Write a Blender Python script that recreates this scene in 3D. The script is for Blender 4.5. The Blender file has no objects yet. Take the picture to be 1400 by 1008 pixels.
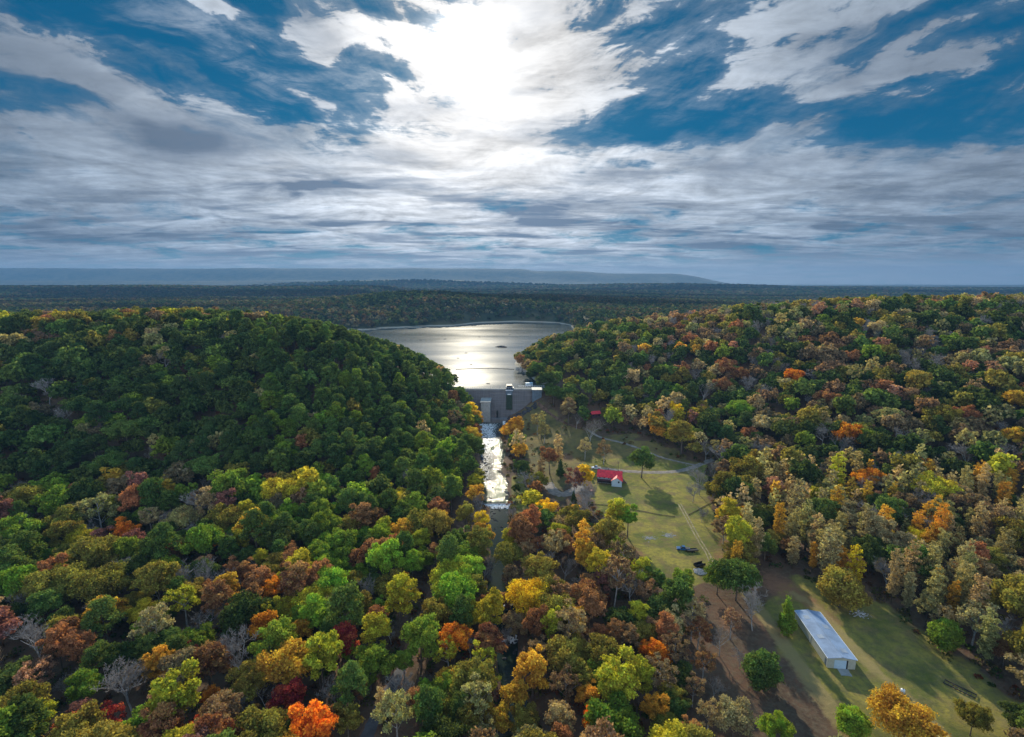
import bpy, math, random
import numpy as np
from mathutils import Vector, Matrix
random.seed(7); rng = np.random.default_rng(11)
C = bpy.context.scene.collection
S = bpy.context.scene
PI = math.pi

# ------------------------------------------------------------------ camera
FP, CX, CY = 680.0, 700.0, 504.0                # focal length and centre in photo pixels
PITCH = math.atan(119 / 680.0)
CAMZ = 118.0
cam_d = bpy.data.cameras.new('camera'); cam = bpy.data.objects.new('camera', cam_d); C.objects.link(cam)
cam.location = (0, 0, CAMZ); cam.rotation_euler = (PI / 2 - PITCH, 0, 0)
cam_d.sensor_width = 36; cam_d.lens = 36 * FP / 1400; cam_d.clip_start = 1; cam_d.clip_end = 60000
S.camera = cam
S.view_settings.view_transform = 'Standard'; S.view_settings.look = 'None'
S.view_settings.exposure = 0.35; S.view_settings.gamma = 1.0
S.cycles.max_bounces = 6; S.cycles.diffuse_bounces = 3; S.cycles.transmission_bounces = 4
S.cycles.glossy_bounces = 3; S.cycles.transparent_max_bounces = 6; S.cycles.volume_bounces = 1
S.cycles.use_adaptive_sampling = True; S.cycles.adaptive_threshold = 0.02
S.cycles.sample_clamp_indirect = 4.0
try: S.cycles.use_denoising = True; S.cycles.denoiser = 'OPENIMAGEDENOISE'
except Exception: pass

cp, sp = math.cos(PITCH), math.sin(PITCH)
def uv(px, py):
    """photo pixel -> (x/y, z/y) of its direction"""
    v = (CY - py) / FP; d = cp + sp * v
    return ((px - CX) / FP / d, (-sp + cp * v) / d)
def project(x, y, z):
    """world -> photo pixel"""
    z = z - CAMZ
    dep = y * cp - z * sp
    up = y * sp + z * cp
    return CX + FP * x / dep, CY - FP * up / dep, dep

# ------------------------------------------------------------------ light
SUN_EL, SUN_AZ = math.radians(23), math.radians(-5)      # azimuth measured from +Y towards +X
sun_d = bpy.data.lights.new('sun', 'SUN'); sun = bpy.data.objects.new('sun', sun_d); C.objects.link(sun)
sun_d.energy = SUN_E = 4.9; sun_d.angle = math.radians(1.2); sun_d.color = (1, .90, .70)
sdir = Vector((math.sin(SUN_AZ) * math.cos(SUN_EL), math.cos(SUN_AZ) * math.cos(SUN_EL), math.sin(SUN_EL)))
sun.rotation_euler = sdir.to_track_quat('Z', 'Y').to_euler(); sun.location = (0, 0, 500)

# ------------------------------------------------------------------ node helper
class NT:
    def __init__(s, nt): s.nt = nt
    def new(s, t, **kw):
        n = s.nt.nodes.new(t)
        for k, v in kw.items(): setattr(n, k, v)
        return n
    def put(s, sock, v):
        if isinstance(v, bpy.types.NodeSocket): s.nt.links.new(v, sock)
        elif v is not None:
            if hasattr(sock.default_value, '__len__') and not hasattr(v, '__len__'): v = (v,) * len(sock.default_value)
            if hasattr(v, '__len__') and len(sock.default_value) == 4 and len(v) == 3: v = (*v, 1)
            sock.default_value = v
    def m(s, op, a, b=None, c=None, clamp=False):
        n = s.new('ShaderNodeMath', operation=op, use_clamp=clamp)
        for i, v in enumerate((a, b, c)):
            if v is not None: s.put(n.inputs[i], v)
        return n.outputs[0]
    def add(s, a, b): return s.m('ADD', a, b)
    def mul(s, a, b): return s.m('MULTIPLY', a, b)
    def sub(s, a, b): return s.m('SUBTRACT', a, b)
    def div(s, a, b): return s.m('DIVIDE', a, b)
    def vec(s, x, y, z=0.0):
        n = s.new('ShaderNodeCombineXYZ')
        for i, v in enumerate((x, y, z)): s.put(n.inputs[i], v)
        return n.outputs[0]
    def sep(s, v):
        n = s.new('ShaderNodeSeparateXYZ'); s.put(n.inputs[0], v); return n.outputs
    def vm(s, op, a, b=None):
        n = s.new('ShaderNodeVectorMath', operation=op); s.put(n.inputs[0], a)
        if b is not None: s.put(n.inputs[1], b)
        return n.outputs['Value'] if op in ('DOT_PRODUCT', 'LENGTH') else n.outputs[0]
    def noise(s, v, scale=1, detail=4, rough=.5, dist=0.0, out='Fac'):
        n = s.new('ShaderNodeTexNoise'); s.put(n.inputs['Vector'], v)
        s.put(n.inputs['Scale'], scale); s.put(n.inputs['Detail'], detail); s.put(n.inputs['Roughness'], rough); s.put(n.inputs['Distortion'], dist)
        return n.outputs[out]
    def ss(s, v, a, b, lo=0.0, hi=1.0):
        n = s.new('ShaderNodeMapRange', interpolation_type='SMOOTHSTEP')
        for i, x in enumerate((v, a, b, lo, hi)): s.put(n.inputs[i], x)
        return n.outputs[0]
    def lin(s, v, a, b, lo=0.0, hi=1.0):
        n = s.new('ShaderNodeMapRange'); 
        for i, x in enumerate((v, a, b, lo, hi)): s.put(n.inputs[i], x)
        return n.outputs[0]
    def mix(s, f, a, b, mode='MIX'):
        n = s.new('ShaderNodeMix', data_type='RGBA', blend_type=mode)
        s.put(n.inputs[0], f); s.put(n.inputs[6], a); s.put(n.inputs[7], b)
        return n.outputs[2]
    def scale(s, c, f):
        n = s.new('ShaderNodeVectorMath', operation='SCALE'); s.put(n.inputs[0], c); s.put(n.inputs['Scale'], f); return n.outputs[0]

# ------------------------------------------------------------------ sky: Nishita blue with a procedural cloud deck
world = bpy.data.worlds.new('World'); S.world = world; world.use_nodes = True
wt = world.node_tree; wt.nodes.clear(); N = NT(wt)
world.cycles.sampling_method = 'MANUAL'; world.cycles.sample_map_resolution = 1024
tc = N.new('ShaderNodeTexCoord'); D = tc.outputs['Generated']
dx, dy, dz = N.sep(D)
ady = N.add(N.m('ABSOLUTE', dy), .04)
U = N.div(dx, ady); V = N.div(dz, ady)
sky = N.new('ShaderNodeTexSky', sky_type='NISHITA', sun_disc=False, sun_elevation=SUN_EL, sun_rotation=SUN_AZ, altitude=800, air_density=1.0, dust_density=0.3, ozone_density=4.0)
def blob(px, py, rx, ry, deg=0, amp=1.0, w=None):
    u0, v0 = uv(px, py); a = math.radians(deg); ca, sa = math.cos(a), math.sin(a)
    uu = N.sub(wu, u0); vv = N.sub(wv, v0)
    p = N.div(N.add(N.mul(uu, ca), N.mul(vv, sa)), rx / FP)
    q = N.div(N.sub(N.mul(vv, ca), N.mul(uu, sa)), ry / FP)
    g = N.m('EXPONENT', N.mul(N.add(N.mul(p, p), N.mul(q, q)), -1))
    return N.mul(g, amp)
def blobs(L):
    acc = None
    for b in L:
        g = blob(*b); acc = g if acc is None else N.add(acc, g)
    return acc
# planar projection of the cloud layers
zz = N.add(N.m('MAXIMUM', dz, 0.0), .09)
P = N.vec(N.div(dx, zz), N.div(dy, zz), 0.0)
warp = N.noise(N.vec(U, N.mul(V, 1.6), 0.0), 5, 4, .6, 0, 'Color')
wx, wy, wz = N.sep(warp)
wu = N.add(U, N.mul(N.sub(wx, .5), .16)); wv = N.add(V, N.mul(N.sub(wy, .5), .09))
n_big = N.noise(P, 1.35, 9, .62, .6)
n_fine = N.noise(N.vm('ADD', N.vm('MULTIPLY', P, (.8, 1.5, 1)), (5.2, 1.7, 0)), 5.5, 8, .70, .7)
u0, v0 = uv(655, 285)
ru = N.sub(U, u0); rv = N.sub(V, v0)
rad = N.m('SQRT', N.add(N.add(N.mul(ru, ru), N.mul(rv, rv)), .002))
ray = N.vec(N.mul(N.div(ru, rad), 3.2), N.mul(N.div(rv, rad), 3.2), N.mul(rad, 1.3))
n_ray = N.noise(N.vm('ADD', ray, N.scale(warp, .3)), 1.7, 7, .58, .35)
n_ray = N.add(.5, N.mul(N.sub(n_ray, .5), N.ss(rad, .12, .42)))
elev_up = N.ss(V, .14, .36)                 # streaky high cloud above, layered cloud below
Vs = N.sub(N.add(V, N.mul(N.sub(wy, .5), .05)), N.mul(N.m('SQRT', N.add(N.mul(N.add(U, .06), N.add(U, .06)), .012)), .30))
n_str = N.noise(N.vec(N.mul(U, 2.4), N.mul(Vs, 8.5), 0.0), 1.3, 9, .60, .45)
n_puff = N.noise(N.vec(N.mul(U, 9), N.mul(Vs, 19), 3.0), 1.35, 7, .62, .6)
P2 = N.vm('ADD', P, (.0, .16, 0))
n_big2 = N.noise(P2, 1.35, 6, .62, .6)
emb = N.sub(n_big2, n_big)
n_hi = N.add(N.mul(n_str, .62), N.mul(n_ray, .38))
Dn = N.add(N.mul(n_big, N.sub(.66, N.mul(elev_up, .46))), N.add(N.mul(n_hi, N.add(.08, N.mul(elev_up, .72))), N.mul(N.sub(N.mul(n_puff, 1.0), .0), N.add(.10, N.mul(elev_up, .14)))))
Dn = N.add(N.add(Dn, N.mul(n_fine, .16)), N.mul(elev_up, -.19))
Dn = N.add(.5, N.mul(N.sub(Dn, .5), N.add(1.35, N.mul(elev_up, .75))))
cover = blobs([
    (230, 55, 130, 55, -20, -.34), (400, 120, 110, 42, -22, -.30), (330, 40, 90, 50, 0, -.16), (120, 30, 70, 30, -20, -.16), (515, 120, 45, 50, 0, -.20),
    (935, 70, 60, 60, 30, -.15), (860, 175, 110, 16, 12, -.22), (1010, 172, 130, 20, 3, -.26), (1265, 182, 170, 15, 6, -.30),
    (1320, 15, 120, 22, 12, -.12), (1240, 128, 50, 9, 6, -.2), (840, 232, 40, 7, 0, -.22), (665, 160, 30, 12, 0, -.16), (1010, 30, 40, 25, 0, -.1),
    (312, 30, 34, 14, -15, .42), (240, 95, 110, 16, -18, .26), (90, 80, 130, 34, -28, .20), (465, 70, 20, 24, 0, .26), (357, 71, 18, 6, -8, .36), (400, 130, 70, 7, -20, .24),
    (420, 20, 30, 120, 8, .10), (760, 60, 80, 90, 0, .14), (640, 100, 90, 90, 0, .16), (1100, 120, 90, 30, 18, .10), (1040, 50, 70, 34, 35, .12),
    (1060, 195, 60, 20, 10, .30), (1250, 90, 140, 26, 14, .0), (1180, 70, 190, 12, 22, -.16), (1300, 60, 150, 9, 18, -.14), (1090, 30, 60, 10, 30, -.10), (200, 200, 260, 60, 0, .16), (700, 250, 500, 60, 0, .14), (1290, 240, 200, 30, 0, .08),
])
low = N.ss(V, .36, .12)
dens = N.add(N.add(Dn, cover), N.mul(low, .11))
alpha = N.ss(dens, N.add(.43, N.mul(elev_up, .03)), N.sub(.66, N.mul(elev_up, .08)))
alpha = N.mul(alpha, N.sub(1.0, N.mul(N.mul(N.ss(n_str, .56, .36), elev_up), N.ss(N.m('ABSOLUTE', U), .15, .6))))
thin = N.mul(N.ss(N.add(dens, N.mul(N.sub(n_ray, .5), .5)), .26, .60), .30)
alpha = N.m('MAXIMUM', alpha, thin)
# grey bellies
n_dk = N.noise(N.vm('MULTIPLY', P, (.6, 1.0, 1)), 1.7, 6, .55, .6)
n_dk2 = N.noise(N.vm('MULTIPLY', P, (.22, 1.0, 1)), 1.9, 5, .6, .3)
wu, wv = N.add(U, N.mul(N.sub(wx, .5), .22)), N.add(V, N.mul(N.sub(wy, .5), .07))
dark = blobs([
    (290, 200, 90, 28, -5, 1.1), (225, 180, 50, 22, 0, .25), (15, 243, 40, 14, 0, .55), (720, 293, 75, 9, 2, .75), (735, 314, 45, 6, 0, .4), (1005, 236, 50, 15, 0, .5),
    (445, 263, 48, 10, -5, .5), (1000, 345, 120, 12, -8, .6), (1140, 352, 170, 12, -6, .5), (120, 318, 230, 7, 0, .5), (300, 342, 260, 7, 0, .35),
    (590, 318, 40, 7, 0, .45), (1280, 357, 70, 12, 0, .5), (870, 310, 50, 12, 0, .4), (190, 290, 160, 9, 0, .3), (600, 350, 200, 6, 0, .3), (60, 120, 60, 60, 0, .12), (1330, 300, 160, 40, 0, .18), (30, 190, 60, 20, 0, .3),
])
lowdk = N.ss(V, .32, .03)
dk = N.add(dark, N.mul(N.ss(n_dk, .48, .64), N.add(.38, N.mul(lowdk, .35))))
dk = N.add(dk, N.mul(N.mul(N.ss(n_dk2, .47, .62), lowdk), .60))
dk = N.mul(N.m('MINIMUM', dk, 1.0), N.ss(V, -.02, .06, .45, 1.0))
# brightness falls away from the sun
su, sv = uv(642, 92)
sdx = N.sub(U, su); sdy = N.sub(V, sv)
sd = N.m('SQRT', N.add(N.mul(sdx, sdx), N.mul(sdy, sdy)))
sd_w = N.add(sd, N.mul(N.sub(n_fine, .5), .10))
glow = N.m('EXPONENT', N.mul(N.mul(sd_w, sd_w), -1 / (.046 ** 2)))
halo = N.m('EXPONENT', N.mul(sd, -1 / .42))
br = N.add(.33, N.mul(halo, .92))
tex = N.add(N.mul(N.sub(n_fine, .5), .9), N.add(N.mul(N.mul(N.sub(n_hi, .5), 1.0), elev_up), N.add(N.mul(emb, N.sub(1.9, N.mul(elev_up, 1.5))), N.mul(N.sub(n_puff, .5), .8))))
br = N.mul(N.mul(br, N.add(1.0, tex)), N.sub(1.0, N.mul(N.ss(dens, .62, .95), .22)))
br = N.mul(N.m('MAXIMUM', br, .12), N.mul(N.lin(sd, .35, 1.1, 1.0, .68), N.sub(1.0, N.mul(N.mul(N.ss(n_str, .58, .40), elev_up), .35))))
br = N.mul(br, N.add(1.0, N.mul(N.sub(1.0, elev_up), .22)))
lit = N.vm('MULTIPLY', N.mix(N.m('MINIMUM', N.mul(halo, 1.5), 1.0), (.64, .84, 1.10), (1.0, .99, .98)), N.vec(br, br, br))
grey = N.vm('MULTIPLY', (.17, .225, .31), N.vec(N.add(.55, N.mul(halo, 1.1)), N.add(.55, N.mul(halo, 1.1)), N.add(.55, N.mul(halo, 1.1))))
cloud = N.mix(dk, lit, grey)
blue = N.mix(1.0, N.scale(sky.outputs[0], .030), (.0, .50, .66), 'MULTIPLY')
blue = N.vm('ADD', blue, (.0, .052, .112))
wisp = N.mul(N.mul(N.ss(n_str, .44, .68), N.ss(n_fine, .30, .62)), N.mul(elev_up, .50))
alpha = N.m('MAXIMUM', alpha, wisp)
col = N.mix(alpha, blue, cloud)
# milky band at the horizon
col = N.mix(N.mul(N.ss(V, .075, .01), .72), col, (.50, .58, .68))
core = N.scale((1.0, .97, .93), N.add(N.mul(glow, 4.2), N.mul(N.m('EXPONENT', N.mul(sd, -1 / .085)), .30)))
front = N.m('GREATER_THAN', dy, 0.0)
col = N.vm('ADD', col, N.scale(core, front))
# unseen sky overhead and behind is boosted, added fill light for the tree fronts
back = N.add(1.0, N.mul(N.m('MAXIMUM', N.ss(dy, .35, -.25), N.ss(dz, .62, .85)), 3.1))
col = N.scale(col, N.mul(back, .82))
# below the horizon
col = N.mix(N.ss(dz, .0, -.02), col, (.07, .10, .13))
bg = N.new('ShaderNodeBackground'); N.put(bg.inputs[0], col); bg.inputs[1].default_value = 1.0
wo = N.new('ShaderNodeOutputWorld'); wt.links.new(bg.outputs[0], wo.inputs[0])

# ------------------------------------------------------------------ bookkeeping helpers
def tag(o, label=None, cat=None, group=None, kind=None):
    if label: o['label'] = label
    if cat: o['category'] = cat
    if group: o['group'] = group
    if kind: o['kind'] = kind
    return o
def empty(name, loc, rz=0.0, **kw):
    o = bpy.data.objects.new(name, None); C.objects.link(o)
    o.location = loc; o.rotation_euler = (0, 0, rz); o.empty_display_size = .2
    return tag(o, **kw)
class MB:
    """collects shapes, builds ONE mesh object"""
    def __init__(s): s.v = []; s.f = []; s.sm = []
    def add(s, vs, fs, smooth=False):
        b = len(s.v); s.v += [tuple(v) for v in vs]; s.f += [tuple(i + b for i in f) for f in fs]; s.sm += [smooth] * len(fs)
        return s
    def box(s, x0, x1, y0, y1, z0, z1, M=None):
        vs = [(x, y, z) for z in (z0, z1) for y in (y0, y1) for x in (x0, x1)]
        if M is not None: vs = [M @ Vector(v) for v in vs]
        return s.add(vs, [(0, 2, 3, 1), (4, 5, 7, 6), (0, 1, 5, 4), (1, 3, 7, 5), (3, 2, 6, 7), (2, 0, 4, 6)])
    def prism(s, poly, axis, a, b):
        """poly of 2D points extruded along axis from a to b"""
        def mk(p, t):
            return {'x': (t, p[0], p[1]), 'y': (p[0], t, p[1]), 'z': (p[0], p[1], t)}[axis]
        n = len(poly); vs = [mk(p, a) for p in poly] + [mk(p, b) for p in poly]
        fs = [tuple(range(n)), tuple(range(2 * n - 1, n - 1, -1))] + [(i, i + n, (i + 1) % n + n, (i + 1) % n) for i in range(n)]
        return s.add(vs, fs)
    def tube(s, pts, rads, n=6, cap=True):
        b = len(s.v); ring = []
        for i, p in enumerate(pts):
            p = Vector(p); q = Vector(pts[min(i + 1, len(pts) - 1)]) - Vector(pts[max(i - 1, 0)])
            q = q.normalized() if q.length > 1e-6 else Vector((0, 0, 1))
            a = q.orthogonal().normalized() if abs(q.z) < .9 else q.cross(Vector((0, 1, 0))).normalized()
            c = q.cross(a)
            for k in range(n):
                t = 2 * PI * k / n; s.v.append(tuple(p + (a * math.cos(t) + c * math.sin(t)) * rads[i]))
        for i in range(len(pts) - 1):
            for k in range(n):
                s.f.append((b + i * n + k, b + i * n + (k + 1) % n, b + (i + 1) * n + (k + 1) % n, b + (i + 1) * n + k)); s.sm.append(True)
        if cap:
            s.f.append(tuple(b + k for k in range(n))[::-1]); s.f.append(tuple(b + (len(pts) - 1) * n + k for k in range(n))); s.sm += [False, False]
        return s
    def mesh(s, name, mat):
        me = bpy.data.meshes.new(name); me.from_pydata(s.v, [], s.f); me.materials.append(mat)
        me.polygons.foreach_set('use_smooth', s.sm); me.update(); return me
    def build(s, name, mat, parent=None, **kw):
        me = s.mesh(name, mat)
        import bmesh
        bm = bmesh.new(); bm.from_mesh(me); bmesh.ops.recalc_face_normals(bm, faces=bm.faces); bm.to_mesh(me); bm.free()
        o = bpy.data.objects.new(name, me); C.objects.link(o)
        if parent is not None: o.parent = parent
        return tag(o, **kw)
def np_mesh(name, V_, F_, mat, attrs=None, smooth=False):
    """mesh from arrays; F_ (n,k) of equal sized faces; attrs {name: (domain,type,array)}"""
    me = bpy.data.meshes.new(name); V_ = np.ascontiguousarray(V_, np.float32); F_ = np.ascontiguousarray(F_, np.int32)
    me.vertices.add(len(V_)); me.vertices.foreach_set('co', V_.ravel())
    n, k = F_.shape
    me.loops.add(n * k); me.loops.foreach_set('vertex_index', F_.ravel())
    me.polygons.add(n); me.polygons.foreach_set('loop_start', np.arange(n, dtype=np.int32) * k)
    if smooth: me.polygons.foreach_set('use_smooth', np.ones(n, bool))
    me.materials.append(mat)
    for an, (dom, typ, arr) in (attrs or {}).items():
        a = me.attributes.new(an, typ, dom)
        a.data.foreach_set('color' if 'COLOR' in typ else 'value', np.ascontiguousarray(arr, np.float32).ravel())
    me.update(calc_edges=True); return me

# ------------------------------------------------------------------ materials
MATS = {}
def material(name, base=(.5, .5, .5), rough=.8, metal=0.0, var=.15, vscale=1.0, bump=0.0, bscale=8.0, spec=.3, alt=None):
    m = bpy.data.materials.new(name); m.use_nodes = True; nt = m.node_tree; nt.nodes.clear(); n = NT(nt)
    o = n.new('ShaderNodeOutputMaterial'); b = n.new('ShaderNodeBsdfPrincipled'); nt.links.new(b.outputs[0], o.inputs[0])
    co = n.new('ShaderNodeTexCoord').outputs['Object']
    f = n.noise(co, vscale, 6, .6)
    lo = tuple(c * (1 - var) for c in base); hi = alt or tuple(min(1, c * (1 + var)) for c in base)
    n.put(b.inputs['Base Color'], n.mix(n.ss(f, .3, .7), lo, hi)); n.put(b.inputs['Roughness'], n.lin(f, .2, .8, max(.02, rough - .08), min(1, rough + .08)))
    b.inputs['Metallic'].default_value = metal; b.inputs['Specular IOR Level'].default_value = spec
    if bump:
        bp = n.new('ShaderNodeBump'); bp.inputs['Strength'].default_value = 1; bp.inputs['Distance'].default_value = bump
        n.put(bp.inputs['Height'], n.noise(co, bscale, 6, .6)); nt.links.new(bp.outputs[0], b.inputs['Normal'])
    MATS[name] = m; return m

# ------------------------------------------------------------------ terrain height
LAKE = 23.0
CP = np.array([
    (-5, 0, 0), (-5, 60, 0), (-5, 150, 0), (-10, 250, 0), (-16, 350, 0), (-18, 405, 1), (60, 100, 0), (60, 200, 0), (80, 300, 1), (100, 150, 0), (150, 100, 0), (220, 100, 1),
    (60, 350, 2), (110, 280, 2), (110, 230, 1), (125, 190, 2), (140, 150, 2), (165, 115, 2), (20, 300, 1), (25, 360, 2), (14, 395, 4), (120, 300, 3),
    (24, 420, 20), (30, 427, 25), (45, 428, 25), (22, 408, 13), (35, 400, 14), (67, 390, 12), (85, 345, 7), (110, 335, 8), (100, 400, 18), (120, 360, 13), (67, 440, 27), (90, 440, 33), (45, 445, 27), (150, 365, 19), (120, 430, 34),
    (25, 480, 26), (19, 500, 23.5), (8, 560, 24), (20, 585, 29), (62, 600, 41), (127, 580, 60), (60, 520, 43), (40, 480, 34), (228, 520, 77), (345, 470, 88), (440, 430, 92), (60, 640, 28), (80, 700, 17), (50, 700, 16),
    (130, 690, 26), (230, 640, 50), (350, 600, 75), (440, 560, 78), (130, 800, 25), (250, 800, 40), (400, 750, 50), (600, 500, 95), (600, 300, 75), (600, 100, 30), (300, 200, 25), (400, 200, 38),
    (300, 300, 46), (350, 380, 70), (200, 300, 25), (200, 400, 46), (150, 420, 38), (190, 200, 8), (220, 150, 7), (160, 300, 11), (220, 460, 68), (130, 500, 52), (150, 250, 6), (250, 250, 25),
    (-391, 380, 80), (-292, 400, 80), (-176, 400, 77), (-147, 400, 70), (-121, 410, 58), (-92, 415, 46), (-62, 420, 33), (-215, 205, 8), (-130, 210, 5), (-60, 260, 3), (-60, 350, 14), (-58, 390, 24), (-50, 425, 26), (-42, 410, 12), (-36, 370, 5),
    (-100, 300, 24), (-150, 300, 36), (-250, 300, 43), (-80, 250, 7), (-100, 100, 3), (-200, 100, 6), (-100, 200, 4), (-300, 200, 18), (-400, 300, 47), (-500, 300, 55), (-500, 420, 75), (-400, 100, 12), (-100, 350, 38), (-200, 350, 62), (-300, 350, 64), (-35, 300, 2), (-35, 200, 1.5), (-50, 100, 2),
    (-300, 520, 62), (-400, 560, 60), (-200, 500, 50), (-150, 480, 42), (-100, 470, 32), (-62, 450, 25), (-55, 480, 15), (-45, 500, 10), (-40, 600, 8), (-200, 600, 15), (-300, 640, 16), (-450, 700, 30), (-600, 700, 35), (-100, 560, 12), (-100, 800, 8), (0, 800, 8),
    (-20, 445, 8), (10, 445, 10), (-20, 500, 5), (0, 480, 8), (-700, 300, 55), (-700, 100, 20), (0, -100, 0), (300, -100, 5), (-300, -100, 5), (700, -100, 20), (-700, -100, 20), (700, 800, 60), (-300, 800, 15), (-600, 900, 30), (300, 950, 20), (700, 300, 80)], float)
_k = CP[:, :2] / 100.0
def _phi(r): return np.where(r > 1e-9, r * r * np.log(np.maximum(r, 1e-9)), 0)
_d = np.linalg.norm(_k[:, None] - _k[None], axis=2)
_n = len(CP); _A = np.zeros((_n + 3, _n + 3)); _A[:_n, :_n] = _phi(_d) + np.eye(_n) * .012; _A[:_n, _n] = 1; _A[:_n, _n + 1:] = _k; _A[_n, :_n] = 1; _A[_n + 1:, :_n] = _k.T
_w = np.linalg.solve(_A, np.concatenate([CP[:, 2], [0, 0, 0]]))
def smooth(x, a, b):
    t = np.clip((x - a) / (b - a), 0, 1); return t * t * (3 - 2 * t)
def vnoise(x, y, seed=0):
    xi = np.floor(x).astype(np.int64); yi = np.floor(y).astype(np.int64); fx = x - xi; fy = y - yi
    def h(a, b):
        n = (a * 374761393 + b * 668265263 + seed * 982451653) & 0x7fffffff
        n = ((n ^ (n >> 13)) * 1274126177) & 0x7fffffff
        return ((n ^ (n >> 16)) & 0xffff) / 65535.0
    ux = fx * fx * (3 - 2 * fx); uy = fy * fy * (3 - 2 * fy)
    return (h(xi, yi) * (1 - ux) + h(xi + 1, yi) * ux) * (1 - uy) + (h(xi, yi + 1) * (1 - ux) + h(xi + 1, yi + 1) * ux) * uy
def fbm(x, y, o=4, seed=0):
    s_, a, t = 0, .5, 0
    for i in range(o): s_ = s_ + a * vnoise(x * 2 ** i, y * 2 ** i, seed + i); t += a; a *= .5
    return s_ / t
RIV = np.array([(0, 60), (-1, 110), (-3, 158), (-6, 200), (-9.5, 258), (-13, 310), (-16.5, 350), (-18, 385), (-18, 407)], float)     # river centre line (x, y)
def river_x(y): return np.interp(y, RIV[:, 1], RIV[:, 0]) + 1.3 * np.sin(y / 17.0) + .7 * np.sin(y / 6.3 + 1)
def river_w(y): return np.interp(y, [60, 150, 235, 252, 300, 340, 400], [3.6, 3.6, 4.2, 6.4, 7.0, 7.4, 7.2]) + .8 * np.sin(y / 9.0 + 2) + .5 * np.sin(y / 3.7)
def water_z(y): return np.interp(y, [60, 150, 151.5, 168, 170, 249, 252, 410], [-1.6, -1.55, -1.3, -1.25, -.9, -.8, .15, .2])
def near_h(x, y):
    out = np.zeros(x.size); xf = x.ravel() / 100; yf = y.ravel() / 100
    for i in range(0, x.size, 20000):
        r = np.sqrt((xf[i:i + 20000, None] - _k[None, :, 0]) ** 2 + (yf[i:i + 20000, None] - _k[None, :, 1]) ** 2)
        out[i:i + 20000] = _phi(r) @ _w[:_n] + _w[_n] + _w[_n + 1] * xf[i:i + 20000] + _w[_n + 2] * yf[i:i + 20000]
    return out.reshape(x.shape)
def g2(x, y, cx, cy, rx, ry): return np.exp(-((x - cx) / rx) ** 2 - ((y - cy) / ry) ** 2)
def far_h(x, y):
    h = 31 + 22 * fbm(x / 900, y / 700, 4, 5) + 8 * fbm(x / 260, y / 200, 3, 9)
    # wooded point beyond the lake and the low hills behind it
    h += 30 * g2(x, y, -260, 1330, 260, 170) + 14 * g2(x, y, 60, 1500, 260, 160) + 10 * g2(x, y, 420, 1400, 300, 200)
    h += 34 * smooth(y, 1900, 2300) * smooth(y, 3200, 2500) * smooth(x, -500, -700) + 20 * g2(x, y, 250, 2500, 350, 250)
    h += 90 * g2(x, y, -950, 4800, 1500, 420) + 40 * g2(x, y, 1100, 3900, 1000, 400)
    # long ridges on the skyline
    hz = 285 + 24 * fbm(x / 2400, y / 9000, 4, 31)
    hz = hz * (1 - .14 * smooth(x, 100, 500)) * (1 - .16 * smooth(x, 900, 1900)) * (1 - smooth(x, 2900, 4300) * .97)
    h += hz * np.exp(-((y - 9200 - .05 * x) / 800) ** 2)
    h += 230 * np.exp(-((y - 7000) / 420) ** 2) * smooth(x, -1600, -2400) * .35
    # the lake reaches back between the points
    y0 = y; y = y + 110 * (fbm(x / 130, x * 0 + 2.5, 3, 88) - .5) * (y < 1500)
    lake = g2(x, y, -120, 820, 420, 190) + g2(x, y, -10, 960, 140, 130) * 1.1 + g2(x, y, 62, 2480, 60, 70) * 1.6 + g2(x, y, 40, 1090, 110, 60)
    lake = lake * (.45 + 1.1 * fbm(x / 75, y / 45, 3, 61)) * np.where(y < 1500, smooth(x, 150, 90), 1)
    return np.where(lake > .04, h * np.clip(1 - lake * 2.2, 0, 1) + 10 * np.clip(lake * 2.2, 0, 1), h)
def H(x, y):
    x = np.asarray(x, float); y = np.asarray(y, float)
    x, y = np.broadcast_arrays(x, y)
    w = np.clip(smooth(y, 720, 980) + smooth(np.abs(x), 620, 900) + smooth(y, -100, -300), 0, 1)
    n_ = near_h(np.clip(x, -950, 950), np.clip(y, -350, 1050)); f_ = far_h(x, y)
    n_ = n_ + 2.4 * (fbm(x / 38, y / 38, 3, 3) - .5) * smooth(n_, 5, 14)
    # river bed
    dxr = np.abs(x - river_x(y)); hw = river_w(y)
    inr = (y > 40) & (y < 409)
    n_ = np.where(inr, np.where(dxr < hw + 5, np.minimum(n_, water_z(y) - 1.0 + 1.7 * smooth(dxr, hw - 1.0, hw + 1.2) + np.maximum(0, dxr - hw - 1) * .35), n_), n_)
    n_ = np.where((np.abs(x + 16) < 12) & (y >= 398) & (y < 424), -1.5, n_)
    return n_ * (1 - w) + f_ * w
_hx = np.arange(-640, 642, 2.0); _hy = np.arange(50, 722, 2.0); _HG = H(*np.meshgrid(_hx, _hy))
def Hq(x, y):
    """bilinear lookup of H on a 2 m grid"""
    i = np.clip((x - _hx[0]) / 2, 0, len(_hx) - 1.001); j = np.clip((y - _hy[0]) / 2, 0, len(_hy) - 1.001); a = i.astype(int); b = j.astype(int); u = i - a; v = j - b
    return (_HG[b, a] * (1 - u) + _HG[b, a + 1] * u) * (1 - v) + (_HG[b + 1, a] * (1 - u) + _HG[b + 1, a + 1] * u) * v
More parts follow.
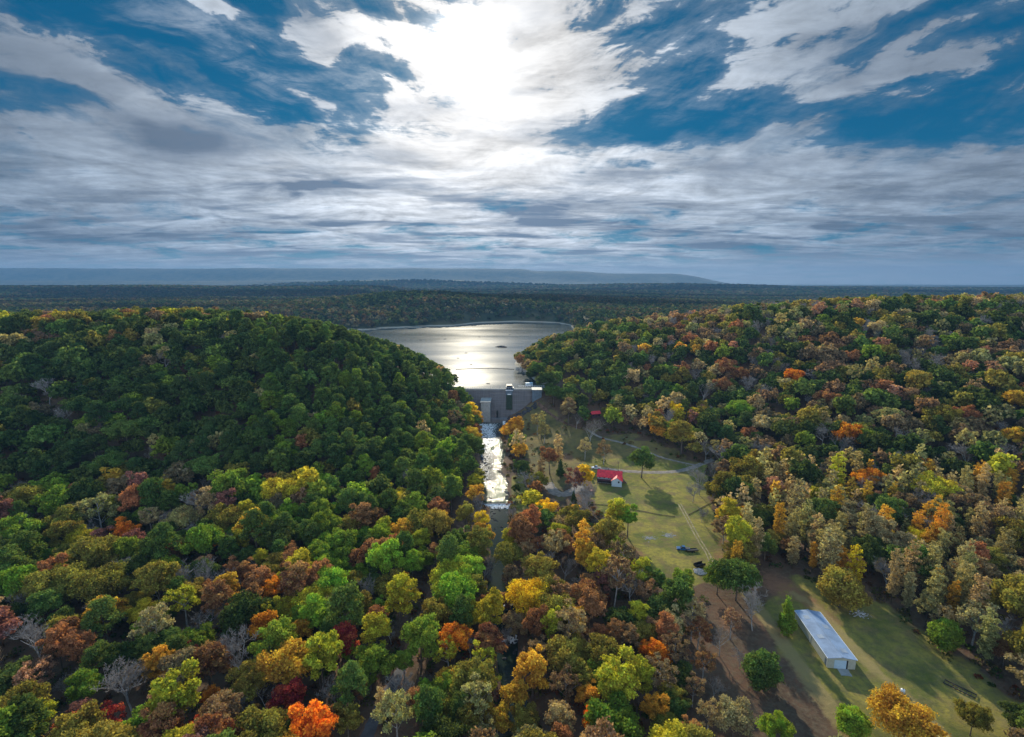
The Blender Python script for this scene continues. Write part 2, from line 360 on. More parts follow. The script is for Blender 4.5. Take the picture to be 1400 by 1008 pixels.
def ground(px, py, off=0.0):
    """photo pixel -> world point where its ray meets terrain + off"""
    px = np.atleast_1d(np.asarray(px, float)); py = np.atleast_1d(np.asarray(py, float))
    v = (CY - py) / FP; d = np.stack([(px - CX) / FP, cp + sp * v, -sp + cp * v], 1)
    t = np.full(len(px), 80.0); done = np.zeros(len(px), bool); prev = t.copy()
    while t.min() < 720 and not done.all():
        P_ = d * t[:, None]; hit = (CAMZ + P_[:, 2]) <= Hq(P_[:, 0], P_[:, 1]) + off
        done |= hit; prev = np.where(done, prev, t); t = np.where(done, t, t * 1.015 + 1)
        if t[~done].size and t[~done].min() > 720: break
    lo, hi = prev.copy(), t.copy()
    for _ in range(10):
        mid = (lo + hi) / 2; P_ = d * mid[:, None]; hit = (CAMZ + P_[:, 2]) <= Hq(P_[:, 0], P_[:, 1]) + off
        hi = np.where(hit, mid, hi); lo = np.where(hit, lo, mid)
    P_ = d * hi[:, None]
    return P_[:, 0], P_[:, 1], H(P_[:, 0], P_[:, 1]), hi
def in_poly(px, py, poly):
    px = np.asarray(px, float); py = np.asarray(py, float); c = np.zeros(px.shape, bool); n = len(poly)
    for i in range(n):
        x1, y1 = poly[i]; x2, y2 = poly[(i + 1) % n]
        cond = ((y1 > py) != (y2 > py)) & (px < (x2 - x1) * (py - y1) / ((y2 - y1) or 1e-9) + x1)
        c ^= cond
    return c

# ground zones, as polygons on the map found from where they show
def gpoly(pts):
    x, y, _, _ = ground([p[0] for p in pts], [p[1] for p in pts]); return list(zip(x, y))
YARD = [(796, 634), (815, 628), (870, 630), (965, 634), (972, 690), (1000, 745), (1010, 790), (960, 800), (905, 790), (870, 765), (848, 728), (812, 690)]
SLOPE = [(722, 556), (742, 552), (800, 588), (860, 592), (930, 618), (965, 634), (870, 630), (800, 634), (770, 690), (735, 660), (712, 612), (705, 585)]
BARN = [(1030, 775), (1085, 780), (1140, 810), (1205, 826), (1300, 900), (1420, 975), (1420, 1040), (1000, 1040), (945, 980), (935, 880), (950, 830), (1010, 800)]
BANK = [(698, 650), (716, 650), (722, 705), (700, 705)]
BARNG = [(1035, 830), (1085, 785), (1205, 826), (1300, 900), (1420, 975), (1420, 1040), (1190, 1040), (1110, 945)]
ZY, ZS, ZB, ZK = gpoly(YARD), gpoly(SLOPE), gpoly(BARNG), gpoly(BANK)

def edge_blur(x, y, poly, wob=5.0):
    jx = x + wob * (fbm(x / 9, y / 9, 3, 71) - .5) * 2; jy = y + wob * (fbm(x / 9, y / 9, 3, 72) - .5) * 2
    acc = 0
    for ox, oy in ((0, 0), (2, 0), (-2, 0), (0, 2), (0, -2)): acc = acc + in_poly(jx + ox, jy + oy, poly)
    return acc / 5.0

def axis(parts):
    out = [parts[0][0]]
    for a, b, n in parts: out += list(np.linspace(a, b, n + 1)[1:])
    return np.array(out)
gx = axis([(-15500, -6000, 40), (-6000, -1600, 90), (-1600, -500, 60), (-500, -60, 110), (-60, 200, 110), (200, 520, 70), (520, 1600, 60), (1600, 6000, 90), (6000, 15500, 40)])
gy = axis([(-300, 60, 12), (60, 200, 100), (200, 440, 110), (440, 700, 80), (700, 1600, 110), (1600, 4000, 110), (4000, 8300, 80), (8300, 10500, 44)])
GX, GY = np.meshgrid(gx, gy); GZ = H(GX, GY)
nx, ny = len(gx), len(gy)
gv = np.stack([GX.ravel(), GY.ravel(), GZ.ravel()], 1)
ii = (np.arange(ny - 1)[:, None] * nx + np.arange(nx - 1)[None]).ravel()
gf = np.stack([ii, ii + 1, ii + nx + 1, ii + nx], 1)
grass = np.zeros(len(gv)); clay = np.zeros(len(gv)); sand = np.zeros(len(gv))
sel = (gv[:, 1] > 60) & (gv[:, 1] < 470) & (gv[:, 0] > -60) & (gv[:, 0] < 260)
xs, ys = gv[sel, 0], gv[sel, 1]
grass[sel] = np.clip(edge_blur(xs, ys, ZY) + .62 * edge_blur(xs, ys, ZB, 8) + .48 * edge_blur(xs, ys, ZS, 10) + 1.2 * edge_blur(xs, ys, ZK, 1.5), 0, 1.2) 
# ------------------------------------------------------------------ ground material
def ground_mat():
    m = bpy.data.materials.new('ground'); m.use_nodes = True; nt = m.node_tree; nt.nodes.clear(); n = NT(nt)
    o = n.new('ShaderNodeOutputMaterial'); b = n.new('ShaderNodeBsdfPrincipled'); nt.links.new(b.outputs[0], o.inputs[0])
    co = n.new('ShaderNodeTexCoord').outputs['Object']
    g = n.new('ShaderNodeAttribute', attribute_name='grass').outputs['Fac']
    far = n.new('ShaderNodeAttribute', attribute_name='far').outputs['Fac']
    red = n.new('ShaderNodeAttribute', attribute_name='clay').outputs['Fac']
    n1 = n.noise(co, .055, 6, .65, .4); n2 = n.noise(co, .6, 6, .7); n3 = n.noise(co, .16, 5, .6)
    litter = n.mix(n.ss(n1, .35, .65), (.07, .045, .03), (.145, .08, .05)); litter = n.mix(n.ss(n2, .35, .75), litter, (.13, .10, .065))
    lawn = n.mix(n.ss(n1, .36, .62), (.10, .125, .024), (.31, .26, .05)); lawn = n.mix(n.mul(n.ss(n3, .45, .66), .7), lawn, (.17, .115, .06))
    lawn = n.mix(n.mul(n.ss(n2, .40, .70), .7), lawn, (.10, .10, .04)); lawn = n.mix(n.mul(n.ss(n.noise(co, 2.6, 4, .7), .5, .7), .5), lawn, (.22, .19, .09))
    c = n.mix(n.ss(n.add(g, n.mul(n.sub(n3, .5), .6)), .25, .7), litter, lawn)
    c = n.mix(n.ss(n.add(red, n.mul(n.sub(n2, .5), .7)), .3, .7), c, (.23, .115, .065))
    ln = n.new('ShaderNodeAttribute', attribute_name='sun_strip').outputs['Fac']
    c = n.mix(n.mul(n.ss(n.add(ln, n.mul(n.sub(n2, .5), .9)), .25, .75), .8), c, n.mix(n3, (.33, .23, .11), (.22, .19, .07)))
    # wooded country far off
    f1 = n.noise(co, .012, 8, .7); f2 = n.noise(co, .0016, 5, .6)
    wood = n.mix(n.ss(f1, .35, .65), (.03, .05, .03), (.09, .085, .045)); wood = n.mix(n.mul(n.ss(f2, .50, .60), .4), wood, (.16, .14, .08))
    c = n.mix(far, c, wood)
    pz = n.sep(n.new('ShaderNodeNewGeometry').outputs['Position'])
    band = n.mul(n.ss(pz[2], LAKE - 1, LAKE + .1), n.ss(pz[2], LAKE + 2.6, LAKE + 1.4)); c = n.mix(n.mul(n.mul(band, n.ss(pz[1], 445, 470)), n.ss(pz[1], 3000, 2600)), c, (.40, .36, .29))
    n.put(b.inputs['Base Color'], c); b.inputs['Roughness'].default_value = .95; b.inputs['Specular IOR Level'].default_value = .1
    bp = n.new('ShaderNodeBump'); bp.inputs['Strength'].default_value = .8; bp.inputs['Distance'].default_value = .35
    n.put(bp.inputs['Height'], n2); nt.links.new(bp.outputs[0], b.inputs['Normal'])
    return m
farw = np.clip(smooth(gv[:, 1], 700, 900) + smooth(np.abs(gv[:, 0]), 600, 800), 0, 1)
# red clay cuts beside the tracks
for (px, py, r) in ((1060, 800, 9), (1080, 805, 7), (1105, 822, 6), (995, 745, 7), (990, 765, 6), (775, 625, 8), (1055, 865, 5), (870, 760, 7), (1000, 850, 7), (850, 745, 6), (800, 610, 7), (835, 735, 5), (1135, 845, 4)):
    x_, y_, _, _ = ground(px, py); clay[sel] = np.maximum(clay[sel], .62 * g2(xs, ys, x_[0], y_[0], r, r * 1.7))
sun_strip = np.zeros(len(gv))  # tan strips paint the sunlight lying between tree shadows into the ground colour
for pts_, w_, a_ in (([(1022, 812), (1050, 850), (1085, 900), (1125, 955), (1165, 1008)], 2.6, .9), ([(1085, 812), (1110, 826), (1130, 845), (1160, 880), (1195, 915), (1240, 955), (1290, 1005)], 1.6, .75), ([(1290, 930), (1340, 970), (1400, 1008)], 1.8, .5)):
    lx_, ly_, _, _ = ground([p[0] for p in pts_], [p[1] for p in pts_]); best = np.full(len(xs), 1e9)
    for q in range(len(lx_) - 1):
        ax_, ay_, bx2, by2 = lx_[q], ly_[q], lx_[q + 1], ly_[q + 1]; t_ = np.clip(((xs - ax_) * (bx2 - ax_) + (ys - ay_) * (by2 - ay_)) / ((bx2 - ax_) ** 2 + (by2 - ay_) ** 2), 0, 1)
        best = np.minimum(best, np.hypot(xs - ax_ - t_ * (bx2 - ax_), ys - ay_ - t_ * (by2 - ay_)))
    sun_strip[sel] = np.maximum(sun_strip[sel], a_ * smooth(best, w_ + 1.6, w_ - .8))
me = np_mesh('ground', gv, gf, ground_mat(), {'grass': ('POINT', 'FLOAT', grass), 'far': ('POINT', 'FLOAT', farw), 'clay': ('POINT', 'FLOAT', clay), 'sun_strip': ('POINT', 'FLOAT', sun_strip)}, smooth=True)
terrain = bpy.data.objects.new('ground', me); C.objects.link(terrain); tag(terrain, kind='structure')

# ------------------------------------------------------------------ water
def water_mat(name, base, rough, bscale, bump, stretch=(1, 1, 1), detail=4, spec=.5, calm=False, bands=(.018, .006, 1)):
    m = bpy.data.materials.new(name); m.use_nodes = True; nt = m.node_tree; nt.nodes.clear(); n = NT(nt)
    o = n.new('ShaderNodeOutputMaterial'); b = n.new('ShaderNodeBsdfPrincipled'); nt.links.new(b.outputs[0], o.inputs[0])
    co = n.new('ShaderNodeTexCoord').outputs['Object']
    b.inputs['Base Color'].default_value = (*base, 1); b.inputs['IOR'].default_value = 1.33
    b.inputs['Specular IOR Level'].default_value = spec
    big = n.noise(n.vm('MULTIPLY', co, bands), 1, 4, .55)
    rg = n.lin(big, .35, .65, rough * .82, rough * 1.2)
    if calm:
        cl = n.new('ShaderNodeAttribute', attribute_name='calm').outputs['Fac']
        cl = n.ss(n.add(cl, n.mul(n.sub(n.noise(co, .35, 5, .7), .5), 1.1)), .35, .65)
        rg = n.mul(rg, n.lin(cl, 0, 1, 1, .12)); n.put(b.inputs['Base Color'], n.mix(cl, (*base, 1), (.022, .045, .014, 1)))
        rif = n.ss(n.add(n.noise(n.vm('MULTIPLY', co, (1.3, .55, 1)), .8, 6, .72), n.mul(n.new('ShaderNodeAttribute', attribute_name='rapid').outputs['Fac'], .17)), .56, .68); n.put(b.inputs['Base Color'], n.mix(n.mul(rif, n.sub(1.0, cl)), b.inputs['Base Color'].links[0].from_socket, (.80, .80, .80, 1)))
    n.put(b.inputs['Roughness'], rg)
    bp = n.new('ShaderNodeBump'); bp.inputs['Strength'].default_value = 1; bp.inputs['Distance'].default_value = bump
    n.put(bp.inputs['Height'], n.noise(n.vm('MULTIPLY', co, stretch), bscale, detail, .6)); nt.links.new(bp.outputs[0], b.inputs['Normal'])
    return m
lake_pts = [(-53.5, 429.2), (27.2, 429.2), (45, 470), (90, 560), (200, 700), (450, 850), (520, 1500), (300, 2700), (-100, 2700), (-1200, 1500), (-1000, 760), (-420, 560), (-110, 455)]
lk = MB(); lk.add([(x, y, LAKE) for x, y in lake_pts], [tuple(range(len(lake_pts)))])
lake = lk.build('lake_water', water_mat('lake_water', (.03, .05, .055), .17, .35, .022, (1, .6, 1), spec=.12, bands=(.004, .012, 1)), kind='structure')
ry = np.concatenate([np.arange(60, 150, 3.0), [150, 151.5], np.arange(153, 168, 3.0), [168, 170], np.arange(172, 249, 3.0), [249, 250, 251, 252], np.arange(254, 424, 3.0)])
rw = np.where(ry > 398, 11.5, river_w(ry) + 1.2); rx_ = np.where(ry > 398, -16.5, river_x(ry))
cols = 13
def stretch_of_river(name, m_, mat):
    yy, ww, xx = ry[m_], rw[m_], rx_[m_]; rm = MB(); nz_ = fbm(yy / 7, yy * 0 + 3.3, 3, 5) - .5
    vs = [(xx[i] + (k / (cols - 1) * 2 - 1) * ww[i], yy[i], float(water_z(yy[i]))) for i in range(len(yy)) for k in range(cols)]
    rm.add(vs, [(i * cols + k, i * cols + k + 1, (i + 1) * cols + k + 1, (i + 1) * cols + k) for i in range(len(yy) - 1) for k in range(cols - 1)], True)
    o = rm.build(name, mat, kind='structure'); a = o.data.attributes.new('calm', 'FLOAT', 'POINT')
    A_ = np.array(vs); side = (A_[:, 0] - river_x(A_[:, 1])) / river_w(A_[:, 1]); sw = np.repeat(nz_, cols)
    calm = smooth(side + sw * 1.2, -.1, .5) * smooth(A_[:, 1], 372, 350) + smooth(A_[:, 1], 403, 408) + smooth(A_[:, 1], 286, 278)
    ra = o.data.attributes.new('rapid', 'FLOAT', 'POINT'); ra.data.foreach_set('value', (smooth(A_[:, 1], 318, 352) * smooth(A_[:, 1], 407, 401) * smooth(side, 1.1, .1) + .35 * smooth(A_[:, 1], 262, 285) * smooth(A_[:, 1], 352, 318) * smooth(side, .5, -.3)).astype(np.float32))  # foam white in the colour, also standing in for missing sun glint
    a.data.foreach_set('value', np.clip(calm, 0, 1).astype(np.float32)); return o
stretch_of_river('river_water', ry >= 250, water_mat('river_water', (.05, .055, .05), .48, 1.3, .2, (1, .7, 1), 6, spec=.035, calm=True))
stretch_of_river('creek_water', ry <= 250, water_mat('creek_water', (.018, .028, .020), .05, .9, .018, (1, .7, 1), 5, spec=.2))

def streaky(name, base, rough):
    """concrete with water stains running down it"""
    m = bpy.data.materials.new(name); m.use_nodes = True; nt = m.node_tree; nt.nodes.clear(); n = NT(nt)
    o = n.new('ShaderNodeOutputMaterial'); b = n.new('ShaderNodeBsdfPrincipled'); nt.links.new(b.outputs[0], o.inputs[0])
    co = n.new('ShaderNodeTexCoord').outputs['Object']
    f = n.noise(n.vm('MULTIPLY', co, (1.1, .06, .06)), 1, 6, .65); g = n.noise(co, .25, 5, .6); h = n.noise(n.vm('MULTIPLY', co, (.05, .9, .9)), 1, 4, .6)
    c = n.mix(n.ss(f, .42, .66), base, tuple(v * .68 for v in base)); c = n.mix(n.mul(n.ss(g, .45, .7), .5), c, (.13, .12, .10)); c = n.mix(n.mul(n.ss(h, .5, .62), .35), c, tuple(v * 1.6 for v in base))
    n.put(b.inputs['Base Color'], c); b.inputs['Roughness'].default_value = rough; return m

# ------------------------------------------------------------------ built things
white = material('white_paint', (.72, .74, .76), .5, var=.06, vscale=2)
concrete = streaky('concrete', (.15, .14, .145), .9)
concrete_b = material('plain_concrete', (.235, .22, .215), .9, var=.28, vscale=.35, bump=.03)
concrete_pale = material('pale_concrete', (.30, .30, .285), .85, var=.16, vscale=.6)
steel_blue = material('blue_grey_steel', (.10, .14, .18), .6, var=.2)
dark = material('dark_metal', (.03, .03, .035), .6, var=.3)
blackm = material('black', (.012, .013, .015), .5, var=.2)
glass = material('dark_glass', (.02, .03, .04), .12, var=.1, spec=.6)
redroof = material('red_metal_roof', (.68, .04, .055), .55, var=.25, vscale=.9)
purple = material('dark_stained_wood', (.07, .035, .045), .8, var=.3)
rubber = material('tyre_rubber', (.02, .02, .02), .8)
tin = material('pale_metal_sheet', (.20, .28, .41), .6, metal=.0, var=.22, vscale=.22, bump=.01, bscale=2, spec=.4)
tin2 = material('weathered_sheet', (.26, .31, .38), .6, var=.12)
cream = material('cream_metal_wall', (.50, .49, .40), .6, var=.08)
moss = material('damp_stained_concrete', (.025, .035, .02), .9, var=.5, vscale=.9)
wood = material('weathered_wood', (.12, .085, .06), .85, var=.3, vscale=3)
rubble = material('grey_rubble', (.42, .40, .39), .9, var=.35, vscale=2)
greenbox = material('dark_green_paint', (.02, .09, .05), .5)
redbox = material('dark_red_paint', (.16, .015, .02), .7)
bluepaint = material('blue_car_paint', (.015, .10, .26), .3, spec=.6)
whitecar = material('white_car_paint', (.62, .70, .80), .3, spec=.6)
awning = material('pale_blue_canvas', (.50, .66, .78), .5, var=.06)
rockm = material('dark_rock', (.055, .052, .055), .9, var=.4, vscale=.6, bump=.15, bscale=1.5)

# ---- dam
dam = empty('dam', (-13, 420, 0), label='grey stepped concrete dam holding back the lake at the valley head', cat='dam')
X0, X1 = -40.0, 40.0          # local x of the face ends (root at x=-13)
Lx = lambda x: x + 13; Ly = lambda y: y - 420
st = MB(); prof = [(Ly(431.5), -2)]
nst = 22; zt = 24.2
prof += [(Ly(412 - 1.0), -2)]
for i in range(nst):
    z0_ = 0 + zt * i / nst; z1_ = zt * (i + 1) / nst; yy = Ly(411 + (426.3 - 411) * i / nst)
    prof += [(yy, z0_), (yy, z1_)]
prof += [(Ly(431.5), zt)]
st.prism(prof, 'x', X0, X1 - .0); st.build('stepped_face', concrete, dam)
cw = MB(); cw.box(X0 - 2, X1 + 1, Ly(425.6), Ly(431.8), zt + .003, zt + .55); cw.box(X0 - 2, X1 + 1, Ly(425.4), Ly(425.75), zt + .2, zt + 1.35)
cw.build('crest_walkway', concrete_pale, dam)
rl = MB()
for i in range(41): x = X0 + i * 2; rl.box(x - .05, x + .05, Ly(431.5), Ly(431.6), zt + .5, zt + 1.7)
for h in (1.1, 1.7): rl.box(X0, X1, Ly(431.5), Ly(431.58), zt + h - .04, zt + h + .04)
rl.build('railing', steel_blue, dam)
sb = MB(); sb.box(Lx(-26.2), Lx(-18.4), Ly(407.5), Ly(422), .2, 17.4); sb.build('spill_block', concrete_pale, dam)
sb2 = MB(); sb2.box(Lx(-26.8), Lx(-17.8), Ly(407.0), Ly(424), 17.41, 18.3)
sb2.build('spill_block_cap', concrete_pale, dam)
sb3 = MB(); sb3.box(Lx(-18.3), Lx(2), Ly(406.0), Ly(411.9), -1.5, 3.4); sb3.box(Lx(-44), Lx(-26.3), Ly(406.0), Ly(411.9), -1.5, 2.6); sb3.build('apron_ledge', concrete, dam)
sb4 = MB(); sb4.box(Lx(-13.2), Lx(-12.0), Ly(411.2), Ly(414), 3.6, 9.0); sb4.build('outlet_slot', blackm, dam)
tw = MB(); tw.box(Lx(-5.2), Lx(.4), Ly(422.5), Ly(430.5), 15.5, 27.6); tw.box(Lx(.41), Lx(1.6), Ly(425), Ly(430), 20, 26.4); tower = tw.build('gate_tower', steel_blue, dam)
t2 = MB(); t2.box(Lx(-4.4), Lx(-.4), Ly(423.2), Ly(429.8), 27.603, 28.6); t2.box(Lx(-4.9), Lx(.1), Ly(422.8), Ly(430.2), 28.61, 28.9)
t2.build('roof', dark, tower)
for x in (-4.4, -2.6, -.9): t3 = MB(); t3.box(Lx(x), Lx(x + 1.0), Ly(422.42), Ly(422.49), 25.8, 27.0); t3.build('window', glass, tower)
t4 = MB(); t4.box(Lx(-5.6), Lx(.9), Ly(421.7), Ly(422.49), 24.6, 25.0); t4.box(Lx(-4.0), Lx(-.9), Ly(422.3), Ly(422.48), 20.2, 21.6); t4.build('service_ledge', white, tower)
mo = MB(); mo.prism([(Ly(415.0), 9.6), (Ly(422.2), 20.8), (Ly(424), 20.8), (Ly(417.5), 9.6)], 'x', Lx(-5.0), Lx(.2)); mo.build('stained_chute', moss, dam)
for (xa, xb, ya, yb, za, zb) in ((-52.5, -43.0, 422.5, 431, 17, 27.6), (17.5, 25.5, 417.5, 427.5, 12, 25.9)):
    p = MB(); p.box(Lx(xa), Lx(xb), Ly(ya), Ly(yb), za, zb); p.box(Lx(xa) - .4, Lx(xb) + .4, Ly(ya) - .4, Ly(yb) + .4, zb + .003, zb + .5); p.build('abutment_pier', steel_blue, dam)
# ---- landing and boat behind the dam
fb = empty('landing_bridge', (18, 438, LAKE), label='pale footbridge with posts leading from the bank to the lake beside the dam', cat='footbridge')
m_ = MB(); m_.box(-12, 13, -1.1, 1.1, 1.2, 1.45); m_.build('deck', concrete_pale, fb)
m_ = MB()
for i in range(13): x = -12 + i * 2.05; m_.box(x, x + .12, -1.1, -.98, 1.451, 2.6); m_.box(x, x + .12, .98, 1.1, 1.451, 2.6)
m_.box(-12, 12.8, -1.08, -1.0, 2.601, 2.7); m_.box(-12, 12.8, 1.0, 1.08, 2.601, 2.7); m_.build('railing', white, fb)
for x in (-11, -5, 1, 7):
    m_ = MB(); m_.tube([(x, 0, -3), (x, 0, 1.19)], [.35, .35], 8); m_.build('pile', dark, fb)
bo = empty('pontoon_boat', (16.0, 450.5, LAKE), math.radians(12), label='pale blue roofed pontoon boat moored by the bank behind the dam', cat='boat')
m_ = MB()
for y in (-1.2, 1.2): m_.tube([(-3.9, y, .15), (-3.3, y, .1), (3.0, y, .1), (3.8, y, .35)], [.1, .42, .42, .05], 10)
m_.build('pontoon', tin, bo)
m_ = MB(); m_.box(-3.6, 3.3, -1.6, 1.6, .55, .72); m_.build('deck', white, bo)
m_ = MB(); m_.box(-3.5, 3.2, -1.58, -1.5, .721, 1.35); m_.box(-3.5, 3.2, 1.5, 1.58, .721, 1.35); m_.box(3.121, 3.2, -1.49, 1.49, .721, 1.35); m_.box(-2.6, -.6, -1.4, -.8, .722, 1.15); m_.box(-.2, .5, .3, 1.1, .722, 1.5); m_.build('side_panel', awning, bo)
m_ = MB(); m_.prism([(-2.0, 2.55), (-1.2, 2.85), (0, 2.98), (1.2, 2.85), (2.0, 2.55), (2.0, 2.45), (-2.0, 2.45)], 'x', -3.7, 3.0); m_.build('roof', awning, bo)
for x in (-3.2, 2.6):
    for y in (-1.45, 1.45):
        m_ = MB(); m_.tube([(x, y, .73), (x, y, 2.44)], [.05, .05], 5); m_.build('post', white, bo)
# ---- buoy line, islet, snags
bl = empty('buoy_line', (-30, 540, LAKE), label='thin arched line of dark floats strung across the lake above the dam', cat='buoy line')
bx = np.linspace(-61, 2, 64); pts = [(x + 30, -7.5 * ((x + 28) / 32) ** 2 + 3 + .5 * math.sin(x), .08) for x in bx]
m_ = MB(); m_.tube(pts, [.2] * len(pts), 4); m_.build('rope', dark, bl)
for i in range(0, 64):
    m_ = MB(); x, y, z = pts[i]; m_.tube([(x - .36, y, z), (x - .25, y, z + .05), (x + .25, y, z + .05), (x + .36, y, z)], [.12, .42, .42, .12], 6); m_.build('float', dark, bl)
def lumpy(R, sx, sy, sz, seed, seg=18, rings=8, amp=.3):
    r_ = random.Random(seed); vs = []; ph = [r_.uniform(0, 6) for _ in range(6)]
    for j in range(rings + 1):
        a = PI / 2 * j / rings
        for k in range(seg):
            t = 2 * PI * k / seg; q = 1 + amp * (math.sin(2 * t + ph[0]) * .4 + math.sin(3 * t + ph[1]) * .3 + math.sin(5 * t + 3 * a + ph[2]) * .3 + r_.uniform(-.25, .25))
            vs.append((R * sx * math.cos(a) * math.cos(t) * q, R * sy * math.cos(a) * math.sin(t) * q, R * sz * math.sin(a) * (1 + amp * r_.uniform(-.6, .6)) - .05 * R))
    fs = [(j * seg + k, j * seg + (k + 1) % seg, (j + 1) * seg + (k + 1) % seg, (j + 1) * seg + k) for j in range(rings) for k in range(seg)]
    return vs, fs
m_ = MB(); m_.add(*lumpy(1, 8.5, 5.0, 1.9, 5, amp=.35)); o = m_.build('islet', rockm, kind='structure'); o.location = (-15, 726, LAKE)
snag_txt = ['dark driftwood snag floating in the lake, closest to the dam', 'dark driftwood snag between the buoy line and the two snags beyond it', 'dark driftwood snag on the lake, left of the others beyond the buoy line', 'dark driftwood snag on the lake, just behind the leftmost near one', 'small far snag on the lake under the left hill end', 'small far snag on the lake near the middle of the far water', 'small far snag on the lake, short of the dark islet', 'smallest far snag on the lake right of the dark islet']
for i, (px, py) in enumerate(((667, 525), (644, 499), (626, 490), (637, 483), (575, 465), (608, 464), (655, 461), (697, 458))):
    u_, v_ = uv(px, py); Y = (LAKE - CAMZ) / v_; r_ = random.Random(i)
    m_ = MB(); L = 1.7 + Y / 900
    m_.tube([(-L, 0, -.1), (0, .2, .3), (L, 0, .1)], [.22, .3, .12], 6)
    for q in range(5): x = r_.uniform(-L, L) * .8; m_.tube([(x, 0, .1), (x + r_.uniform(-.5, .5), r_.uniform(-.4, .4), r_.uniform(.6, 1.1))], [.13, .05], 5)
    o = m_.build('driftwood_snag', dark, label=snag_txt[i], cat='driftwood', group='snags floating on the lake'); o.location = (u_ * Y, Y, LAKE); o.rotation_euler.z = r_.uniform(-.6, .6)

# ---- abutment rock and shore stones beside the dam
m_ = MB(); r_ = random.Random(3)
for i in range(150):
    t = r_.random(); x = -9 + 32 * t + r_.gauss(0, 1.1); y = 405 + 8 * t + r_.gauss(0, 1.6); s_ = r_.uniform(.5, 1.5)
    vs, fs = lumpy(s_, 1, r_.uniform(.6, 1.2), r_.uniform(.6, .9), i, 7, 3, .4); z = float(H(x, y)); m_.add([(a + x, b + y, c + z) for a, b, c in vs], fs)
m_.build('rock_slope', rockm, kind='stuff', label='dark broken rock along the right foot of the dam', cat='rocks')
foam = material('white_water', (.80, .82, .84), .6, var=.1, bump=.2, bscale=2)
def froth(name, x, y, z, w, l, n, seed, label, zr=.35):
    m_ = MB(); r_ = random.Random(seed)
    for i in range(n):
        a, b = r_.uniform(-1, 1) * w, r_.uniform(-1, 1) * l; s_ = r_.uniform(.18, .55)
        vs, fs = lumpy(s_, 1.3, 1, .35, i + seed, 7, 2, .5); zz_ = z + zr * b / l
        m_.add([(p + a, q + b, c + zz_) for p, q, c in vs], fs)
    o = m_.build(name, foam, kind='stuff', label=label, cat='white water'); o.location = (x, y, 0); return o
froth('outlet_foam', -5.5, 403.5, .9, 2.2, 2.6, 90, 1, 'white water bursting from the outlet at the foot of the dam', .9)
froth('weir_foam', float(river_x(250)), 249.2, -.45, 7.0, 2.2, 330, 2, 'white water spilling over the low weir below the green pool', .5)
froth('rapid_foam', float(river_x(169)), 168.5, -1.1, 4.2, 1.6, 110, 3, 'small white rapid in the dark creek under yellow trees', .2)
froth('rapid_foam', float(river_x(151)) - .5, 150.2, -1.4, 4.2, 1.6, 130, 4, 'white riffle crossing the dark creek in the foreground', .2)
m_ = MB(); m_.box(-9.6, 9.6, -.45, .45, -1.2, .32); m_.box(-9.9, -8.6, -1.2, 1.2, -1.2, .9); m_.box(8.6, 9.9, -1.2, 1.2, -1.2, .9)
o = m_.build('weir', concrete, label='low concrete weir across the creek below the green pool', cat='weir'); o.location = (float(river_x(251)), 251.4, 0)

# ---- ribbons: drives, roads and tracks laid on the ground
def ribbon(name, pix=None, w=3.5, mat=None, wpts=None, lift=.10, step=1.2, seed=1, jag=.35, offs=(0.0,)):
    if wpts is None:
        x, y, _, _ = ground([p[0] for p in pix], [p[1] for p in pix]); wpts = list(zip(x, y))
    P_ = np.array(wpts, float); seg = np.r_[0, np.cumsum(np.hypot(*np.diff(P_, axis=0).T))]
    t = np.arange(0, seg[-1], step); x = np.interp(t, seg, P_[:, 0]); y = np.interp(t, seg, P_[:, 1])
    k = np.ones(9) / 9
    if len(t) > 20: x[4:-4] = np.convolve(x, k, 'valid'); y[4:-4] = np.convolve(y, k, 'valid')
    tx, ty = np.gradient(x), np.gradient(y); l = np.hypot(tx, ty) + 1e-9; nxn, nyn = -ty / l, tx / l
    rr = np.random.default_rng(seed); m_ = MB()
    for off in offs:
        jl, jr = rr.normal(0, jag, len(t)), rr.normal(0, jag, len(t)); rows = []
        for a, j in ((-.5, -jl), (-.25, 0 * jl), (0, 0 * jl), (.25, 0 * jl), (.5, jr)):
            rows.append((x + nxn * (w * a + j * .5 + off), y + nyn * (w * a + j * .5 + off)))
        vs = []
        for i in range(len(t)):
            for xa, ya in rows: vs.append((xa[i], ya[i]))
        A_ = np.array(vs); Z_ = H(A_[:, 0], A_[:, 1]) + lift + np.tile([-.12, 0, .03, 0, -.12], len(t))
        m_.add([(A_[i, 0], A_[i, 1], Z_[i]) for i in range(len(A_))], [(i * 5 + c_, i * 5 + c_ + 1, i * 5 + c_ + 6, i * 5 + c_ + 5) for i in range(len(t) - 1) for c_ in range(4)], True)
    return m_.build(name, mat, kind='structure')
gravel = material('gravel', (.24, .205, .175), .95, var=.3, vscale=.5)
worn = material('worn_grass_track', (.24, .20, .11), .95, var=.4, vscale=.7)
asphalt = material('old_asphalt', (.10, .10, .11), .9, var=.3, vscale=.3)
dirt = material('tan_dirt', (.30, .20, .11), .95, var=.3, vscale=.4)
leafy = material('leaf_covered_road', (.15, .085, .055), .95, var=.4, vscale=.5)
ribbon('gravel_drive', [(794, 637), (812, 640), (830, 641), (852, 644), (880, 646), (905, 646), (925, 645), (945, 640), (962, 633), (975, 628)], 4.2, gravel, seed=2)
ribbon('gravel_path', [(800, 585), (820, 598), (845, 604), (870, 612), (905, 626), (940, 634), (958, 637)], 2.4, gravel, seed=3, lift=.07)
ribbon('gravel_yard', [(748, 660), (756, 672), (768, 678), (784, 672), (797, 664)], 7, gravel, seed=4, jag=.8)
ribbon('dam_access_road', [(735, 551), (752, 566), (775, 580), (800, 588)], 2.6, leafy, seed=5)
